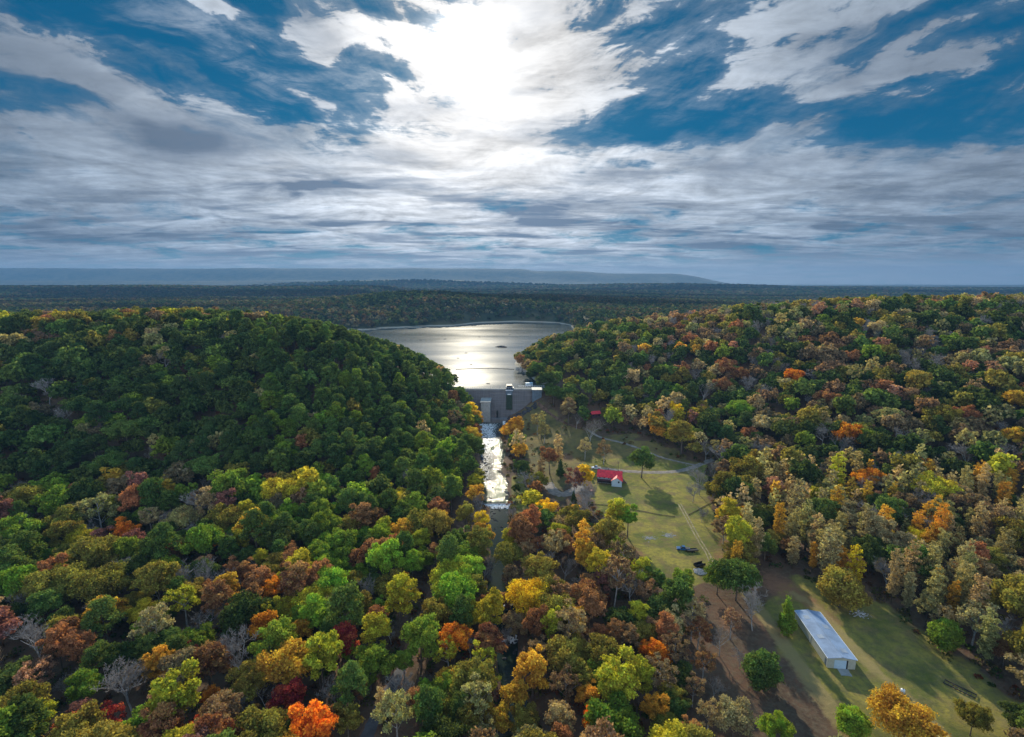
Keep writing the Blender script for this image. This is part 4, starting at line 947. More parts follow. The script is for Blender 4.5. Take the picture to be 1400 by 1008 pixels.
# hand placed trees: crown centre in the photo, crown width there, kind, colour
KEY = """
387 667 60 broad U;124 750 80 broad L;36 680 55 broad L;27 728 55 round G;77 673 40 round G;135 695 45 open K;205 709 32 open T;248 709 45 broad K;307 709 55 broad L;314 662 55 round G
102 702 35 round B;70 793 90 broad L;135 800 70 broad L;15 782 50 round D;142 837 50 round A;281 773 28 oval S;336 779 30 oval R;307 804 38 oval A;281 806 26 oval R;252 822 46 open U
356 862 44 oval O;263 896 32 oval E;274 855 45 bare N;175 928 72 bare N;398 903 74 round A;204 855 45 round G;88 932 35 bare N;117 940 50 round G;40 985 60 broad U;15 930 60 round D
146 985 45 open E;91 1000 40 oval E;230 958 48 open S;289 954 30 oval O;318 880 42 bare N;362 960 50 bare N;336 958 35 bare N;347 998 40 oval M;387 800 36 round U;394 830 36 round U;329 822 30 open A
215 800 35 bare N;263 1002 36 oval E;475 724 42 round L;460 698 22 round g;552 724 38 round A;526 753 48 round R;490 764 32 oval R;563 768 30 pine g;592 758 25 oval R;550 793 22 oval O;515 709 30 oval R
482 793 36 round L;510 797 35 round D;446 746 42 round g;439 775 34 oval g;431 820 60 broad U;464 830 40 open K;497 826 30 oval L;519 828 25 oval G;515 866 46 oval U;472 874 42 oval E;475 896 24 round g
413 863 32 oval A;504 906 40 low D;490 943 28 oval R;460 943 45 bare N;442 885 30 bare N;519 961 20 slim T;614 793 58 broad U;636 702 30 oval L;650 677 28 oval A;632 735 26 oval Q;654 759 22 oval A
579 936 18 oval g;552 903 30 oval G;577 859 42 bare N;552 940 40 bare N;614 892 40 open U;614 928 42 round A;612 969 46 broad L;643 874 40 bare N;577 962 48 round R;475 985 42 oval L;384 753 30 oval Q;347 779 22 bare N
720 815 62 broad Y;744 695 34 round Y;664 830 36 round R;690 822 24 oval R;762 728 35 round U;797 739 26 slim A;764 837 56 round L;801 815 50 round R;755 797 26 oval R;728 912 50 oval A;772 897 60 round L
828 930 56 broad G;812 984 32 oval O;768 982 44 oval T;668 935 36 open U;664 1004 40 open K;691 874 28 bare N;702 727 16 oval A;845 768 30 round U;704 705 26 bare N;735 658 30 round L;766 640 13 cedar D;785 656 34 open M
785 685 13 cedar D;841 699 34 oval U;859 707 30 oval g;878 628 38 round Q;843 747 30 oval U;857 768 30 round g;876 784 38 oval U;897 793 34 oval Q;934 793 34 round G;982 790 36 round G;1009 786 64 broad Q
947 842 44 open T;895 893 44 round O;874 925 46 oval U;928 925 44 low D;905 842 58 low D;850 853 50 low D;1043 915 56 low Q;1078 841 27 cedar G;1005 980 55 round T;1059 998 42 round g;1032 828 50 bare N
990 662 34 pine L;1024 643 46 round L;1059 668 30 oval S;986 703 18 oval A;990 722 36 open B;1020 740 44 low Q;1047 745 34 round Q;1168 988 46 low g;1240 984 84 broad A;958 652 34 bare N;976 640 26 bare N
933 590 36 pine L;777 558 25 oval T;788 572 20 bare N;806 585 36 bare N;735 576 22 open K;744 590 20 open K;752 624 26 oval R;697 588 28 round A;703 608 18 oval D;651 572 22 oval A;645 594 26 round A;717 640 20 pine P
740 640 14 slim B;706 668 12 oval D;992 501 28 round R;1012 512 26 round R;990 526 26 round R;1085 515 28 round O;1125 543 28 round R;1145 548 24 round R;1163 594 38 round O;1258 632 27 round O;1190 654 42 broad O
1276 664 60 broad U;1202 682 20 oval S;1150 642 25 slim U;1258 737 34 round Y;1170 769 22 oval S;1290 704 42 open K;1389 547 34 round A;1389 596 34 round A;1325 567 34 round R;1012 555 44 broad G;1214 571 34 round K
1290 567 44 broad L;1317 781 28 round R;1135 753 32 slim T;1226 757 40 open T;1120 730 24 slim T;1028 700 26 open K;1198 448 24 round T;1206 471 22 open S;1292 867 46 low G;1335 845 50 open T;1375 890 36 round R
1150 803 60 low L;1172 772 24 slim Y;1255 600 30 open K;211 457 24 round T;157 464 28 round R;1240 690 40 round B;1090 690 30 slim T;1105 712 26 slim K;1075 720 26 bare N;1140 690 24 slim A;1180 715 26 slim K;1205 720 26 slim A
607 512 16 pine P;614 518 12 pine P;628 560 22 oval T;636 545 16 oval Q;618 545 22 oval R;622 575 30 open B;624 600 26 open B;740 578 14 slim K;650 612 30 oval Q;640 635 32 oval Q;655 650 20 oval L;765 612 16 slim T;826 615 24 open B
800 610 22 open T;960 700 20 bare N;948 668 26 bare N;728 775 30 bare N;748 770 32 bare N;772 775 34 bare N;735 745 26 open R;720 700 24 bare N;790 800 30 bare N;1330 985 40 broad L;1390 985 40 round D;680 985 42 oval A;640 985 42 oval L
955 862 38 open R;985 872 36 bare N;962 905 36 open R;1000 848 32 open S;975 935 36 bare N;948 940 34 open B;1012 900 22 bare N;968 975 36 open T;925 975 40 round D;945 1000 36 oval R;735 505 28 round Q;748 520 30 round D;724 500 22 round B;714 492 18 round R;757 535 26 round Q;742 488 24 round L;726 512 16 oval D;772 540 26 round Q;705 582 24 oval A;655 740 40 oval L;662 775 36 bare N;648 805 34 oval L;700 790 30 oval B;704 850 40 round B;660 900 40 open U;705 955 44 oval A;718 985 44 round L
""".replace('\n', ';')
rp = random.Random(4)
trees = []      # x, y, z, width, height, proto, colour key
def cls(p): return 'pine' if p.startswith('pine') else 'cedar' if p.startswith('cedar') else 'bare' if p.startswith('bare') else 'leafy'
NV = dict(low=2, round=6, oval=4, broad=4, open=5, slim=3, pine=5, cedar=2, bare=6)
ASP = dict(round=1.1, oval=1.6, broad=.92, open=1.45, slim=3.0, pine=1.75, cedar=2.2, low=1.0, bare=1.25)
cen = dict(round=.64, oval=.62, broad=.66, open=.62, slim=.58, pine=.66, cedar=.5, low=.5, bare=.62)
def add_tree(x, y, W_, fam, ck, Hh=None, key=False):
    Hh = Hh or min(23, max(5, W_ * ASP[fam] * (rp.uniform(.95, 1.08) if key else rp.uniform(.82, 1.28))))
    if fam in ('round', 'broad', 'open', 'oval', 'bare') and Hh < 9 and W_ > 5: Hh = 9 * rp.uniform(.95, 1.1)
    trees.append([x, y, float(H(x, y)) - .1, W_, Hh, fam + str(rp.randrange(NV[fam])), ck, key])
kx = []
for ent in KEY.split(';'):
    if not ent.strip(): continue
    px, py, w_, fam, ck = ent.split(); px, py, w_ = float(px), float(py), float(w_)
    W_ = 10
    for _ in range(4):
        Hh = max(5, min(24, W_ * ASP[fam])); x, y, z, t = ground(px, py, Hh * cen[fam]); W_ = float(w_ * t[0] / FP)
    if W_ > 19: W_ = 19
    add_tree(float(x[0]), float(y[0]), W_, fam, ck, max(5, min(24, W_ * ASP[fam])), True)
nkey = len(trees)
# ---- the rest of the wood
SKY_L = [(-200, 427), (0, 427), (100, 427), (200, 423), (300, 422), (380, 430), (420, 437), (460, 446), (500, 458), (540, 470), (580, 487), (600, 500), (622, 514), (634, 530), (646, 553), (660, 575)]
SKY_R = [(700, 500), (706, 486), (720, 477), (760, 455), (800, 444), (850, 435), (930, 425), (1000, 418), (1100, 412), (1200, 406), (1300, 404), (1600, 404)]
NOGO = [[(802, 558), (825, 558), (825, 575), (802, 575)], YARD, SLOPE, BARN, BANK, [(655, 566), (700, 566), (706, 640), (702, 708), (688, 716), (664, 712), (655, 690)], [(646, 532), (745, 532), (742, 556), (700, 580), (650, 572)], [(668, 716), (688, 716), (690, 760), (672, 800), (664, 790)], [(684, 885), (700, 885), (704, 1010), (688, 1010)],
        [(700, 484), (703, 502), (714, 520), (722, 535), (680, 535), (680, 484)], [(746, 655), (790, 655), (805, 668), (765, 690), (746, 680)], [(1150, 790), (1200, 800), (1205, 850), (1150, 850)], [(520, 930), (545, 930), (520, 1000), (490, 1000)]]
ROADL = np.array(list(zip(*ground([652, 640, 628, 617, 602, 583, 558, 530, 500, 485], [620, 670, 715, 745, 785, 840, 895, 950, 1010, 1040])[:2])))
def road_x(y): o_ = np.argsort(ROADL[:, 1]); return np.interp(y, ROADL[o_, 1], ROADL[o_, 0])
NC = 30000
r = np.random.default_rng(21)
cy_ = np.sqrt(r.uniform(92 ** 2, 700 ** 2, NC)); cxx = r.uniform(-1.16, 1.16, NC) * (cy_ + 15)
cz_ = H(cxx, cy_)
hh = np.full(NC, 14.0)
tx_, ty_, td = project(cxx, cy_, cz_ + hh); mx_, my_, _ = project(cxx, cy_, cz_ + hh * .55); b_x, b_y, _ = project(cxx, cy_, cz_)
ok = (tx_ > -90) & (tx_ < 1490) & (ty_ < 1060) & (cz_ > LAKE * (cy_ > 432) + .6 - 40 * (cy_ <= 432))
for poly in NOGO: ok &= ~(in_poly(tx_, ty_ + 3, poly) | in_poly(mx_, my_, poly) | in_poly(b_x, b_y, poly))
ok &= (np.abs(cxx - river_x(cy_)) > river_w(cy_) + .6 + (cy_ > 255) * 2.5) | (cy_ > 410)
ok &= ~((np.abs(cxx - road_x(cy_)) < 3.6) & (cy_ < 330))
ok &= ~((cxx > -62) & (cxx < 36) & (cy_ > 400) & (cy_ < 470) & (cxx > -46))
ok &= ~((cxx > 20) & (cxx < 75) & (cy_ > 380) & (cy_ < 450) & (r.random(NC) < .8))
ok &= ~((tx_ < 665) & (ty_ < np.interp(tx_, *zip(*SKY_L)) - 2)) & ~((tx_ > 695) & (ty_ < np.interp(tx_, *zip(*SKY_R)) - 2))
# hidden behind a crest?
vis = np.ones(NC, bool)
for f in np.linspace(.3, .97, 34):
    hz = Hq(cxx * f, cy_ * f); rayz = CAMZ + (cz_ + hh + 1 - CAMZ) * f
    vis &= (rayz > hz + np.where(cy_ * (1 - f) > 16, 7, 0) * (hz > 3)) 
ok &= vis
def px_left(v): return v > 640
def wpick(r_, s_): ks = list(s_); return r_.choices([k for k, _ in ks], [w for _, w in ks])[0]
def species(px, py, y):
    n = vnoise(np.array([px / 70.0]), np.array([py / 45.0]), 77)[0]
    if px < 640 and py < 655:
        if py < 447 and px < 420: s_ = [(('round', 'L'), 3), (('round', 'B'), 2), (('broad', 'D'), 3), (('round', 'U'), .7), (('round', 'R'), .9), (('pine', 'P'), 2), (('round', 'Q'), 2)]
        elif px > 300 + n * 80: s_ = [(('pine', 'P'), 8 - 4 * (py > 520)), (('pine', 'Q'), 4 + 5 * (py > 500)), (('round', 'Q'), 1.6), (('round', 'L'), .5), (('open', 'T'), .25), (('bare', 'N'), .2), (('pine', 'G'), 3 * (py > 530)), (('oval', 'R'), .5 * (py > 600)), (('round', 'g'), .5 * (py > 550))]
        else: s_ = [(('round', 'D'), 5), (('broad', 'Q'), 4), (('pine', 'P'), 4), (('broad', 'D'), 3), (('round', 'L'), 1.3), (('round', 'K'), .7), (('round', 'B'), .6), (('bare', 'N'), .7), (('round', 'G'), 1.1), (('open', 'K'), .6)]
        return wpick(rp, s_)
    if px < 640 and py > 655:
        if n > .72: s_ = [(('pine', 'Q'), 4), (('round', 'G'), 3), (('round', 'g'), 1), (('oval', 'R'), .6)]
        elif px > 240 and n > .42: s_ = [(('round', 'G'), 2.6), (('round', 'g'), 1.8), (('oval', 'U'), 2.6), (('oval', 'O'), .4), (('round', 'Y'), .5), (('round', 'L'), 2.4), (('pine', 'Q'), 2), (('round', 'A'), .9), (('oval', 'R'), .7), (('bare', 'N'), 1.2), (('round', 'D'), 1), (('round', 'B'), .7)]
        elif n < .25: s_ = [(('bare', 'N'), 4), (('open', 'T'), 2), (('open', 'S'), .8), (('oval', 'M'), .8), (('oval', 'B'), 1)]
        else: s_ = [(('round', 'G'), 2.5), (('round', 'U'), 1.2), (('round', 'L'), 2.6), (('oval', 'R'), .8), (('round', 'B'), 1.1), (('bare', 'N'), 3.0), (('round', 'D'), 1.6), (('broad', 'L'), 1.2), (('oval', 'U'), .8), (('open', 'K'), 1.3), (('oval', 'A'), .8), (('pine', 'Q'), 1), (('oval', 'E'), .12), (('oval', 'O'), .22), (('oval', 'M'), .6), (('oval', 'Q'), 1)]
        return wpick(rp, s_)
    if px < 960 and py > 560: s_ = [(('bare', 'N'), 3), (('open', 'B'), 2), (('oval', 'R'), 1.6), (('round', 'L'), 2.4), (('oval', 'U'), 2.2), (('oval', 'A'), 1.5), (('oval', 'Y'), .6), (('open', 'T'), 1.6), (('round', 'G'), 1.5), (('oval', 'Q'), 1.4), (('oval', 'M'), .6)]
    elif py < 640:
        if px < 860: s_ = [(('round', 'Q'), 4), (('round', 'D'), 3), (('pine', 'P'), 2), (('round', 'L'), 2.4), (('oval', 'T'), .7), (('round', 'B'), 1), (('open', 'K'), .8)]
        elif n > .68: s_ = [(('round', 'R'), 1.2), (('round', 'B'), 3), (('round', 'K'), 1.5), (('open', 'S'), .6), (('bare', 'N'), 1.3), (('round', 'L'), 1.5), (('broad', 'D'), 1)]
        elif n < .3: s_ = [(('bare', 'N'), 2.6), (('open', 'B'), 1.6), (('round', 'D'), 3), (('open', 'K'), 1.4), (('round', 'Q'), 1.5)]
        else: s_ = [(('round', 'D'), 4), (('round', 'Q'), 3), (('round', 'L'), 3), (('broad', 'D'), 1.5), (('round', 'B'), 1.5), (('open', 'K'), 1.3), (('round', 'T'), .9), (('bare', 'N'), 1.3), (('round', 'R'), .35), (('oval', 'S'), .3), (('round', 'G'), 1), (('round', 'A'), .4), (('pine', 'P'), .6)]
    else: s_ = [(('slim', 'T'), 4.5), (('slim', 'K'), 2.5), (('slim', 'A'), 1.2), (('open', 'K'), 1.8), (('round', 'L'), 3), (('slim', 'A'), .6), (('oval', 'U'), .6), (('bare', 'N'), 2.0), (('oval', 'T'), 1.6), (('round', 'Q'), 1.6), (('round', 'B'), .9), (('round', 'D'), 1.5), (('open', 'T'), 1.2), (('oval', 'R'), .35)]
    return wpick(rp, s_)
cell = {}
def put_cell(i, x, y, w_): cell.setdefault((int(x // 12), int(y // 12)), []).append((x, y, w_))
def clash(x, y, w_, f):
    a, b = int(x // 12), int(y // 12)
    for i in (a - 1, a, a + 1):
        for j in (b - 1, b, b + 1):
            for (u_, v_, q) in cell.get((i, j), ()):
                if (u_ - x) ** 2 + (v_ - y) ** 2 < ((w_ + q) / 2 * f) ** 2: return True
    return False
for t in trees: put_cell(0, t[0], t[1], t[3])
for i in np.nonzero(ok)[0]:
    x, y = float(cxx[i]), float(cy_[i]); fam, ck = species(float(mx_[i]), float(my_[i]), y)
    if fam == 'bare' and my_[i] > 960: fam, ck = 'open', 'K'
    W_ = dict(round=13, oval=10.2, broad=16, open=11, slim=6, pine=10.2, bare=12, cedar=5)[fam] * rp.uniform(.66, 1.22)
    if y > 330 and px_left(mx_[i]): W_ *= .94
    if clash(x, y, W_, .50): continue
    put_cell(0, x, y, W_); add_tree(x, y, W_, fam, ck); t = trees[-1]
    lim = np.interp(mx_[i], *zip(*(SKY_L if mx_[i] < 665 else SKY_R)))
    while t[4] > 7 and project(t[0], t[1], t[2] + t[4])[1] < lim - 1 - (i % 4): t[4] *= .94
# ---- pick the individuals: the ones that show largest
for t in trees:
    px, py, d_ = project(t[0], t[1], t[2] + t[4] * .65); t += [float(px), float(py), float(t[3] * FP / d_), float(d_)]
inframe = lambda t: 6 < t[8] < 1394 and t[9] < 1012
GROUPS = dict(leafy='broadleaf trees of the autumn wood', pine='pine trees of the wood', bare='leafless trees of the wood', cedar='cedars by the fields')
NAMES = dict(leafy='broadleaf_tree', pine='pine_tree', bare='bare_tree', cedar='cedar_tree'); CATS = dict(leafy='tree', pine='pine tree', bare='bare tree', cedar='cedar tree')
indiv = []
for c_ in ('leafy', 'pine', 'bare', 'cedar'):
    L_ = [t for t in trees if cls(t[5]) == c_ and (inframe(t) or t[7])]; L_.sort(key=lambda t: (-t[7] * 1.0, -t[10])); indiv += L_[:dict(bare=190, pine=280).get(c_, 300)]
idset = set(id(t) for t in indiv); rest = [t for t in trees if id(t) not in idset]
print('TREES', len(trees), 'key', nkey, 'individual', len(indiv), {c_: sum(cls(t[5]) == c_ for t in trees) for c_ in GROUPS})
# ---- labels
SIZE = lambda t: 'small' if t[3] < 6.5 else 'large' if t[3] > 11 else 'mid sized'
FORM = dict(low='low crowned tree', round='round crowned tree', oval='upright tree', broad='spreading tree', open='thin leaved tree', slim='slender tree', pine='pine', cedar='cedar', bare='bare tree')
def fam_of(t): return t[5].rstrip('0123456789')
def short(t):
    c_ = PAL[t[6]][1]; return (c_ + ' ' if fam_of(t) != 'bare' else 'grey ') + {'pine': 'pine', 'cedar': 'cedar', 'bare': 'bare tree'}.get(fam_of(t), 'tree')
def zone(t):
    x, y, px, py = t[0], t[1], t[8], t[9]
    if 200 < y and px > 790 and in_poly(np.array([px]), np.array([py + 12]), YARD)[0]: return 'by the red roofed house field'
    if in_poly(np.array([px]), np.array([py + 15]), BARN)[0]: return 'in the barn field'
    if px < 640 and py < 447: return 'on the left hill crest'
    if px < 300 and py < 655: return 'high on the left hill'
    if px < 640 and py < 560: return 'on the left hill by the lake'
    if px < 640 and py < 655: return 'low on the left hill'
    if abs(x - float(river_x(y))) < 22 and y < 405: return 'on the left creek bank' if x < float(river_x(y)) else 'on the right creek bank'
    if px < 200: return 'at the far left of the wood'
    if px < 420: return 'in the left wood'
    if px < 640: return 'beside the creek road'
    if px < 960 and py < 640: return 'between house and dam'
    if px < 960: return 'between creek and fields'
    if py < 440: return 'on the right hill crest'
    if py < 540: return 'high on the right hill'
    if py < 640: return 'low on the right hill'
    return 'at the right wood edge'
used_l = {}
def label_for(t):
    nb = sorted((u for u in indiv if u is not t and abs(u[8] - t[8]) < 110 and abs(u[9] - t[9]) < 80), key=lambda u: (u[8] - t[8]) ** 2 + (u[9] - t[9]) ** 2)[:14]
    head = [SIZE(t) + ' ' + ('grey ' if fam_of(t) == 'bare' else PAL[t[6]][1] + ' ') + FORM[fam_of(t)]]
    opts = []
    def rel(u):
        dx_, dy_ = u[8] - t[8], u[9] - t[9]
        if abs(dx_) > abs(dy_): return 'left of ' if dx_ > 0 else 'right of '
        return 'behind ' if dy_ > 0 else 'in front of '
    z = zone(t)
    for u in nb: opts.append('%s %s, %sa %s' % (head[0], z, rel(u), short(u)))
    for i_, u in enumerate(nb):
        for w in nb[i_ + 1:]:
            if rel(u) != rel(w): opts.append('%s, %sa %s and %sa %s' % (head[0], rel(u), short(u), rel(w), short(w)))
    for o_ in opts:
        o_ = o_.replace(' a olive', ' an olive').replace(' a orange', ' an orange')
        if len(o_.split()) <= 16 and o_ not in used_l: used_l[o_] = 1; return o_
    bare_head = ('grey ' if fam_of(t) == 'bare' else PAL[t[6]][1] + ' ') + FORM[fam_of(t)].replace(' crowned', '')
    sz = SIZE(t).replace('mid sized', 'medium')
    for n_q in (3, 4):
        for combo in itertools.combinations(nb, n_q - 1 + 0 if n_q == 3 else 3):
            rs = [rel(u).strip() + ' ' + short(u) for u in combo]
            if len(set(rs)) < len(rs): continue
            o_ = sz + ' ' + bare_head + ', ' + ', '.join(rs)
            if len(o_.split()) <= 16 and o_ not in used_l: used_l[o_] = 1; return o_
    ords = ('nearest', 'second', 'third', 'fourth', 'fifth', 'sixth', 'seventh', 'eighth', 'ninth', 'tenth', 'eleventh', 'twelfth')
    marks = sorted((u for u in indiv if short(u) != short(t) and u[6] not in 'PQD'), key=lambda u: (u[8] - t[8]) ** 2 + (u[9] - t[9]) ** 2)[:16]
    for u in marks:
        same = sorted((w for w in indiv if short(w) == short(t) and (w[8] < u[8]) == (t[8] < u[8])), key=lambda w: (w[8] - u[8]) ** 2 + (w[9] - u[9]) ** 2)
        k_ = [id(w) for w in same].index(id(t))
        if k_ < 12:
            o_ = '%s, %s %s of a %s %s' % (head[0], ords[k_], 'left' if t[8] < u[8] else 'right', short(u), zone(u)); o_ = ' '.join(o_.split()[:16])
            if o_ not in used_l: used_l[o_] = 1; return o_
    return (head[0] + ' ' + z)
for t in indiv:
    x, y, z, W_, Hh, pk, ck = t[:7]; p = PROTO[pk]; c_ = cls(pk)
    e = empty(NAMES[c_], (x, y, z), rp.uniform(0, 6.28)); tag(e, label_for(t), CATS[c_], GROUPS[c_])
    s_ = W_ / p['w']; e.scale = (s_, s_, Hh / p['h']); e.rotation_euler.x = rp.gauss(0, .03); e.rotation_euler.y = rp.gauss(0, .03)
    col_ = PAL[ck][0]; j = rp.uniform(.8, 1.22); k = rp.uniform(.9, 1.12)
    for nm, me_ in p['parts']:
        o = bpy.data.objects.new(nm, me_); C.objects.link(o); o.parent = e
        o.color = (min(1, col_[0] * j * k), min(1, col_[1] * j), min(1, col_[2] * j), 1)
dup_ = {}
for o in [o for o in C.objects if o.type == 'EMPTY' and o.get('category') in CATS.values()]: dup_.setdefault(o['label'], []).append(o)
for lb, L_ in dup_.items():
    if 1 < len(L_) <= 6:
        L_.sort(key=lambda o: project(*o.location)[0])
        for i_, o in enumerate(L_): o['label'] = ' '.join((lb + ', ' + ('leftmost such' if i_ == 0 else 'rightmost such' if i_ == len(L_) - 1 else ('second', 'third', 'fourth', 'fifth')[i_ - 1] + ' such from the left')).split()[:16])
# ---- the many smaller trees behind them, one object per kind
for c_, nm, lb in (('leafy', 'distant_broadleaf_wood', 'mixed autumn broadleaf wood on the far slopes'), ('pine', 'distant_pine_wood', 'dense dark pines on the far slopes'), ('bare', 'distant_bare_wood', 'grey leafless trees scattered over the far slopes')):
    Vs, Cs = [], []
    for t in rest:
        x, y, z, W_, Hh, pk, ck = t[:7]
        if cls(pk) != c_: continue
        p = PROTO[pk]; q, lt = p['hi'] if t[11] < 235 and 'hi' in p else p['lo']; a = rp.uniform(0, 6.28); ca, sa = math.cos(a), math.sin(a); s_ = W_ / p['w']
        v = np.stack([(q[:, 0] * ca - q[:, 1] * sa) * s_ + x, (q[:, 0] * sa + q[:, 1] * ca) * s_ + y, q[:, 2] * Hh / p['h'] + z], 1); Vs.append(v)
        col_ = np.array(PAL[ck][0] if c_ != 'bare' else (.24, .21, .19)) * rp.uniform(.8, 1.22); col_[0] *= rp.uniform(.88, 1.15)
        Cs.append(np.concatenate([np.clip(col_[None] * (.45 + 1.15 * lt[:, None]), 0, 1), np.ones((len(lt), 1))], 1))
        # trunk as two crossed tapering strips
        for d1 in ((.22, 0), (0, .22)):
            Vs.append(np.array([(x - d1[0], y - d1[1], z - .5), (x + d1[0], y + d1[1], z - .5), (x + d1[0] * .4, y + d1[1] * .4, z + Hh * .7), (x - d1[0] * .4, y - d1[1] * .4, z + Hh * .7)])); Cs.append(np.array([[.12, .10, .085, 1]]))
    if not Vs: continue
    v = np.concatenate(Vs); c4 = np.concatenate(Cs)
    me_ = np_mesh(nm, v, np.arange(len(v)).reshape(-1, 4), LEAFB, {'leafcol': ('FACE', 'FLOAT_COLOR', c4)})
    o = bpy.data.objects.new(nm, me_); C.objects.link(o); tag(o, lb, 'wood', kind='stuff'); print(nm, len(v) // 4)
# ---- woods beyond the lake: leaf clumps near, rough domes farther
r = np.random.default_rng(9)
def far_points(y0, y1, sp):
    yy = np.arange(y0, y1, sp); P_ = []
    for y in yy:
        xx = np.arange(-1.15 * y - 40, 1.15 * y + 40, sp); P_.append(np.stack([xx + r.uniform(-.5, .5, len(xx)) * sp, y + r.uniform(-.5, .5, len(xx)) * sp], 1))
    P_ = np.concatenate(P_); z = H(P_[:, 0], P_[:, 1]); px, py, _ = project(P_[:, 0], P_[:, 1], z + 14)
    k = (z > LAKE + .5) & (px > -60) & (px < 1460)
    s_ = np.interp(px, [p[0] for p in SKY_L], [p[1] for p in SKY_L]); s2 = np.interp(px, [p[0] for p in SKY_R], [p[1] for p in SKY_R]); s3 = np.where(px < 640, s_, np.where(px > 700, s2, 999))
    k &= py < s3 + 6
    k &= r.random(len(k)) < .94
    return P_[k, 0], P_[k, 1], z[k]
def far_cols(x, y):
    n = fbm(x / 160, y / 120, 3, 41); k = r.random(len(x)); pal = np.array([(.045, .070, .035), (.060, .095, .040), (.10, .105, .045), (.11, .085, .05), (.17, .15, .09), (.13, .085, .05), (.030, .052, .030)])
    w_ = k * .75 + (n - .42) * 1.3; i = np.digitize(w_, [.22, .40, .60, .74, .86, .93]); i = np.where(w_ < 0, 6, i); return pal[i] * r.uniform(.75, 1.25, len(x))[:, None] * (.55 + 1.15 * smooth(fbm(x / 800, y / 230, 3, 91), .35, .62))[:, None] * .62  # broad light and dark bands paint cloud shadow into the crown colours
x, y, z = far_points(880, 1650, 11.5); n = len(x); m = 26
lob = r.normal(size=(n, m, 3)); lob /= np.linalg.norm(lob, axis=2)[..., None]; lob[..., 2] = np.abs(lob[..., 2])
Rr = r.uniform(4.5, 7.5, n)[:, None, None]; cc = np.stack([x, y, z + r.uniform(5, 9, n)], 1)[:, None] + lob * Rr * np.array([1, 1, 1.1])
nr = lob + r.normal(size=(n, m, 3)) * .35; a = np.cross(nr, r.normal(size=(n, m, 3))); a /= np.linalg.norm(a, axis=2)[..., None]; b = np.cross(nr, a); b /= np.linalg.norm(b, axis=2)[..., None]
s_ = r.uniform(1.1, 2.1, (n, m, 1)); q = np.stack([cc - a * s_ - b * s_, cc + a * s_ - b * s_, cc + a * s_ + b * s_, cc - a * s_ + b * s_], 2).reshape(-1, 3)
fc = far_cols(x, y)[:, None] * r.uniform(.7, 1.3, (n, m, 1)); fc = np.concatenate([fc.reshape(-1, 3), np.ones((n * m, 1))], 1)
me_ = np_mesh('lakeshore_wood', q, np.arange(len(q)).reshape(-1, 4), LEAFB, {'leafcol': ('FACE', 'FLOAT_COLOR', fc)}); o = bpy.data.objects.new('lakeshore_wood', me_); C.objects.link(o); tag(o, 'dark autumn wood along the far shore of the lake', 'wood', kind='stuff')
print('lakeshore', n)
def domes(name, sets, lb):
    Vs, Fs, Cs, b0 = [], [], [], 0
    for (y0, y1, sp, R0, R1) in sets:
        x, y, z = far_points(y0, y1, sp); n = len(x); sg = 7; rows = ((1.0, -.2), (.86, .45), (.45, .85)); R_ = r.uniform(R0, R1, n)
        ang = np.arange(sg) / sg * 2 * PI; V_ = []
        for f, h in rows:
            jit = r.uniform(.75, 1.25, (n, sg)); V_.append(np.stack([x[:, None] + R_[:, None] * f * np.cos(ang) * jit, y[:, None] + R_[:, None] * f * np.sin(ang) * jit, z[:, None] + 5 + R_[:, None] * h * r.uniform(.8, 1.2, (n, sg))], 2))
        V_.append(np.repeat(np.stack([x, y, z + 5 + R_ * 1.05], 1)[:, None], 1, 1)); V_ = np.concatenate(V_, 1); nv = 3 * sg + 1
        F_ = []
        for j in range(2):
            for k in range(sg): F_.append((j * sg + k, j * sg + (k + 1) % sg, (j + 1) * sg + (k + 1) % sg, (j + 1) * sg + k))
        Ftop = [(2 * sg + k, 2 * sg + (k + 1) % sg, 3 * sg) for k in range(sg)]
        base = (np.arange(n) * nv)[:, None, None] + b0
        F4 = (np.array(F_)[None] + base).reshape(-1, 4); F3 = (np.array([(a, b, c, c) for a, b, c in Ftop])[None] + base).reshape(-1, 4)
        # close the top with quads pairing neighbouring fans
        top = [(2 * sg + k, 2 * sg + (k + 1) % sg, 2 * sg + (k + 2) % sg, 3 * sg) for k in range(0, sg - 1, 2)] + [(2 * sg + sg - 1, 2 * sg, 3 * sg, 2 * sg + sg - 1)]
        top = top[:-1]; F3 = (np.array(top)[None] + base).reshape(-1, 4)
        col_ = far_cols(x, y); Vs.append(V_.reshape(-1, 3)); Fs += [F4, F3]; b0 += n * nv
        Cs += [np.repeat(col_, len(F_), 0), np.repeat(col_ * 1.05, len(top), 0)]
    c4 = np.concatenate(Cs); c4 = np.concatenate([c4, np.ones((len(c4), 1))], 1)
    me_ = np_mesh(name, np.concatenate(Vs), np.concatenate(Fs), LEAFB, {'leafcol': ('FACE', 'FLOAT_COLOR', c4)}); o = bpy.data.objects.new(name, me_); C.objects.link(o); tag(o, lb, 'wood', kind='stuff'); print(name, len(c4))
domes('valley_wood', [(1650, 2700, 17, 8, 13), (2700, 4600, 30, 14, 22)], 'hazy blue woodland covering the wide valley beyond the lake')
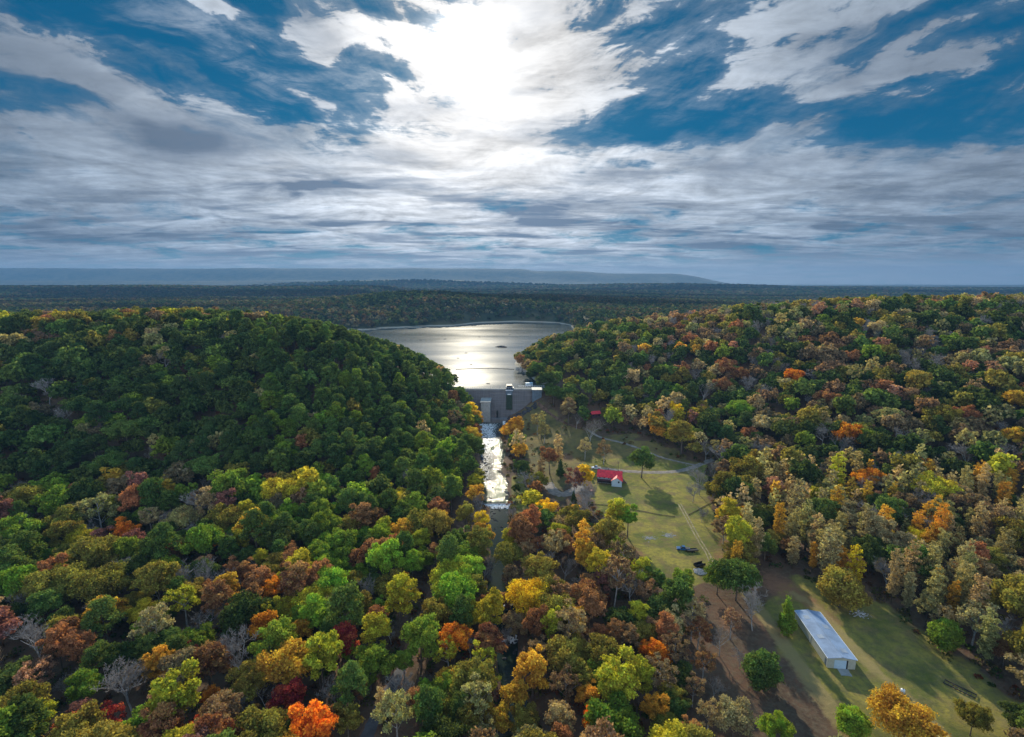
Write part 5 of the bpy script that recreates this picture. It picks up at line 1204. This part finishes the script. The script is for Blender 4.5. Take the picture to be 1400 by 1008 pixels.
# ---- undergrowth below the trees
ux, uy = [], []
n = 9000; yy = np.sqrt(r.uniform(95 ** 2, 420 ** 2, n)); xx = r.uniform(-1.12, 1.12, n) * (yy + 10); px, py, d_ = project(xx, yy, H(xx, yy) + 1)
k = (np.abs(xx - river_x(yy)) > river_w(yy) + 1) & ~((np.abs(xx - road_x(yy)) < 3.5) & (yy < 330)) & (py < 1040)
for poly in (YARD, BARN, NOGO[6], NOGO[10]): k &= ~in_poly(px, py, poly)
k &= ~(in_poly(px, py, SLOPE) & (r.random(n) < .85)); xx, yy = xx[k], yy[k]; zz_ = H(xx, yy); n = len(xx); m = 34
lob = r.normal(size=(n, m, 3)); lob /= np.linalg.norm(lob, axis=2)[..., None]; lob[..., 2] = np.abs(lob[..., 2]); Rr = r.uniform(.8, 2.3, n)[:, None, None]
cc = np.stack([xx, yy, zz_], 1)[:, None] + lob * Rr * r.uniform(.5, 1, (n, m, 1)); a = r.normal(size=(n, m, 3)); a /= np.linalg.norm(a, axis=2)[..., None]; b = np.cross(a, r.normal(size=(n, m, 3))); b /= np.linalg.norm(b, axis=2)[..., None]
s_ = r.uniform(.14, .34, (n, m, 1)); q = np.stack([cc - a * s_ - b * s_, cc + a * s_ - b * s_, cc + a * s_ + b * s_, cc - a * s_ + b * s_], 2).reshape(-1, 3)
pal = np.array([(.10, .10, .03), (.13, .07, .035), (.06, .09, .025), (.20, .15, .07), (.18, .06, .03)]); fc = pal[r.choice(5, n, p=[.28, .28, .22, .14, .08])][:, None] * r.uniform(.6, 1.4, (n, m, 1)); fc = np.concatenate([fc.reshape(-1, 3), np.ones((n * m, 1))], 1)
me_ = np_mesh('undergrowth', q, np.arange(len(q)).reshape(-1, 4), LEAFB, {'leafcol': ('FACE', 'FLOAT_COLOR', fc)}); o = bpy.data.objects.new('undergrowth', me_); C.objects.link(o); tag(o, 'low brown and green brush on the wood floor', 'brush', kind='stuff')

# ------------------------------------------------------------------ haze
hm = bpy.data.materials.new('haze'); hm.use_nodes = True; nt = hm.node_tree; nt.nodes.clear(); n = NT(nt)
ho = n.new('ShaderNodeOutputMaterial'); hv = n.new('ShaderNodeVolumePrincipled'); nt.links.new(hv.outputs[0], ho.inputs['Volume'])
hv.inputs['Color'].default_value = (.11, .26, .50, 1); hv.inputs['Density'].default_value = .00010; hv.inputs['Anisotropy'].default_value = .2
m_ = MB(); m_.box(-15900, 15900, -290, 10600, -8, 410); hz_ = m_.build('haze', hm, kind='stuff', label='pale blue haze over the distant hills', cat='haze')
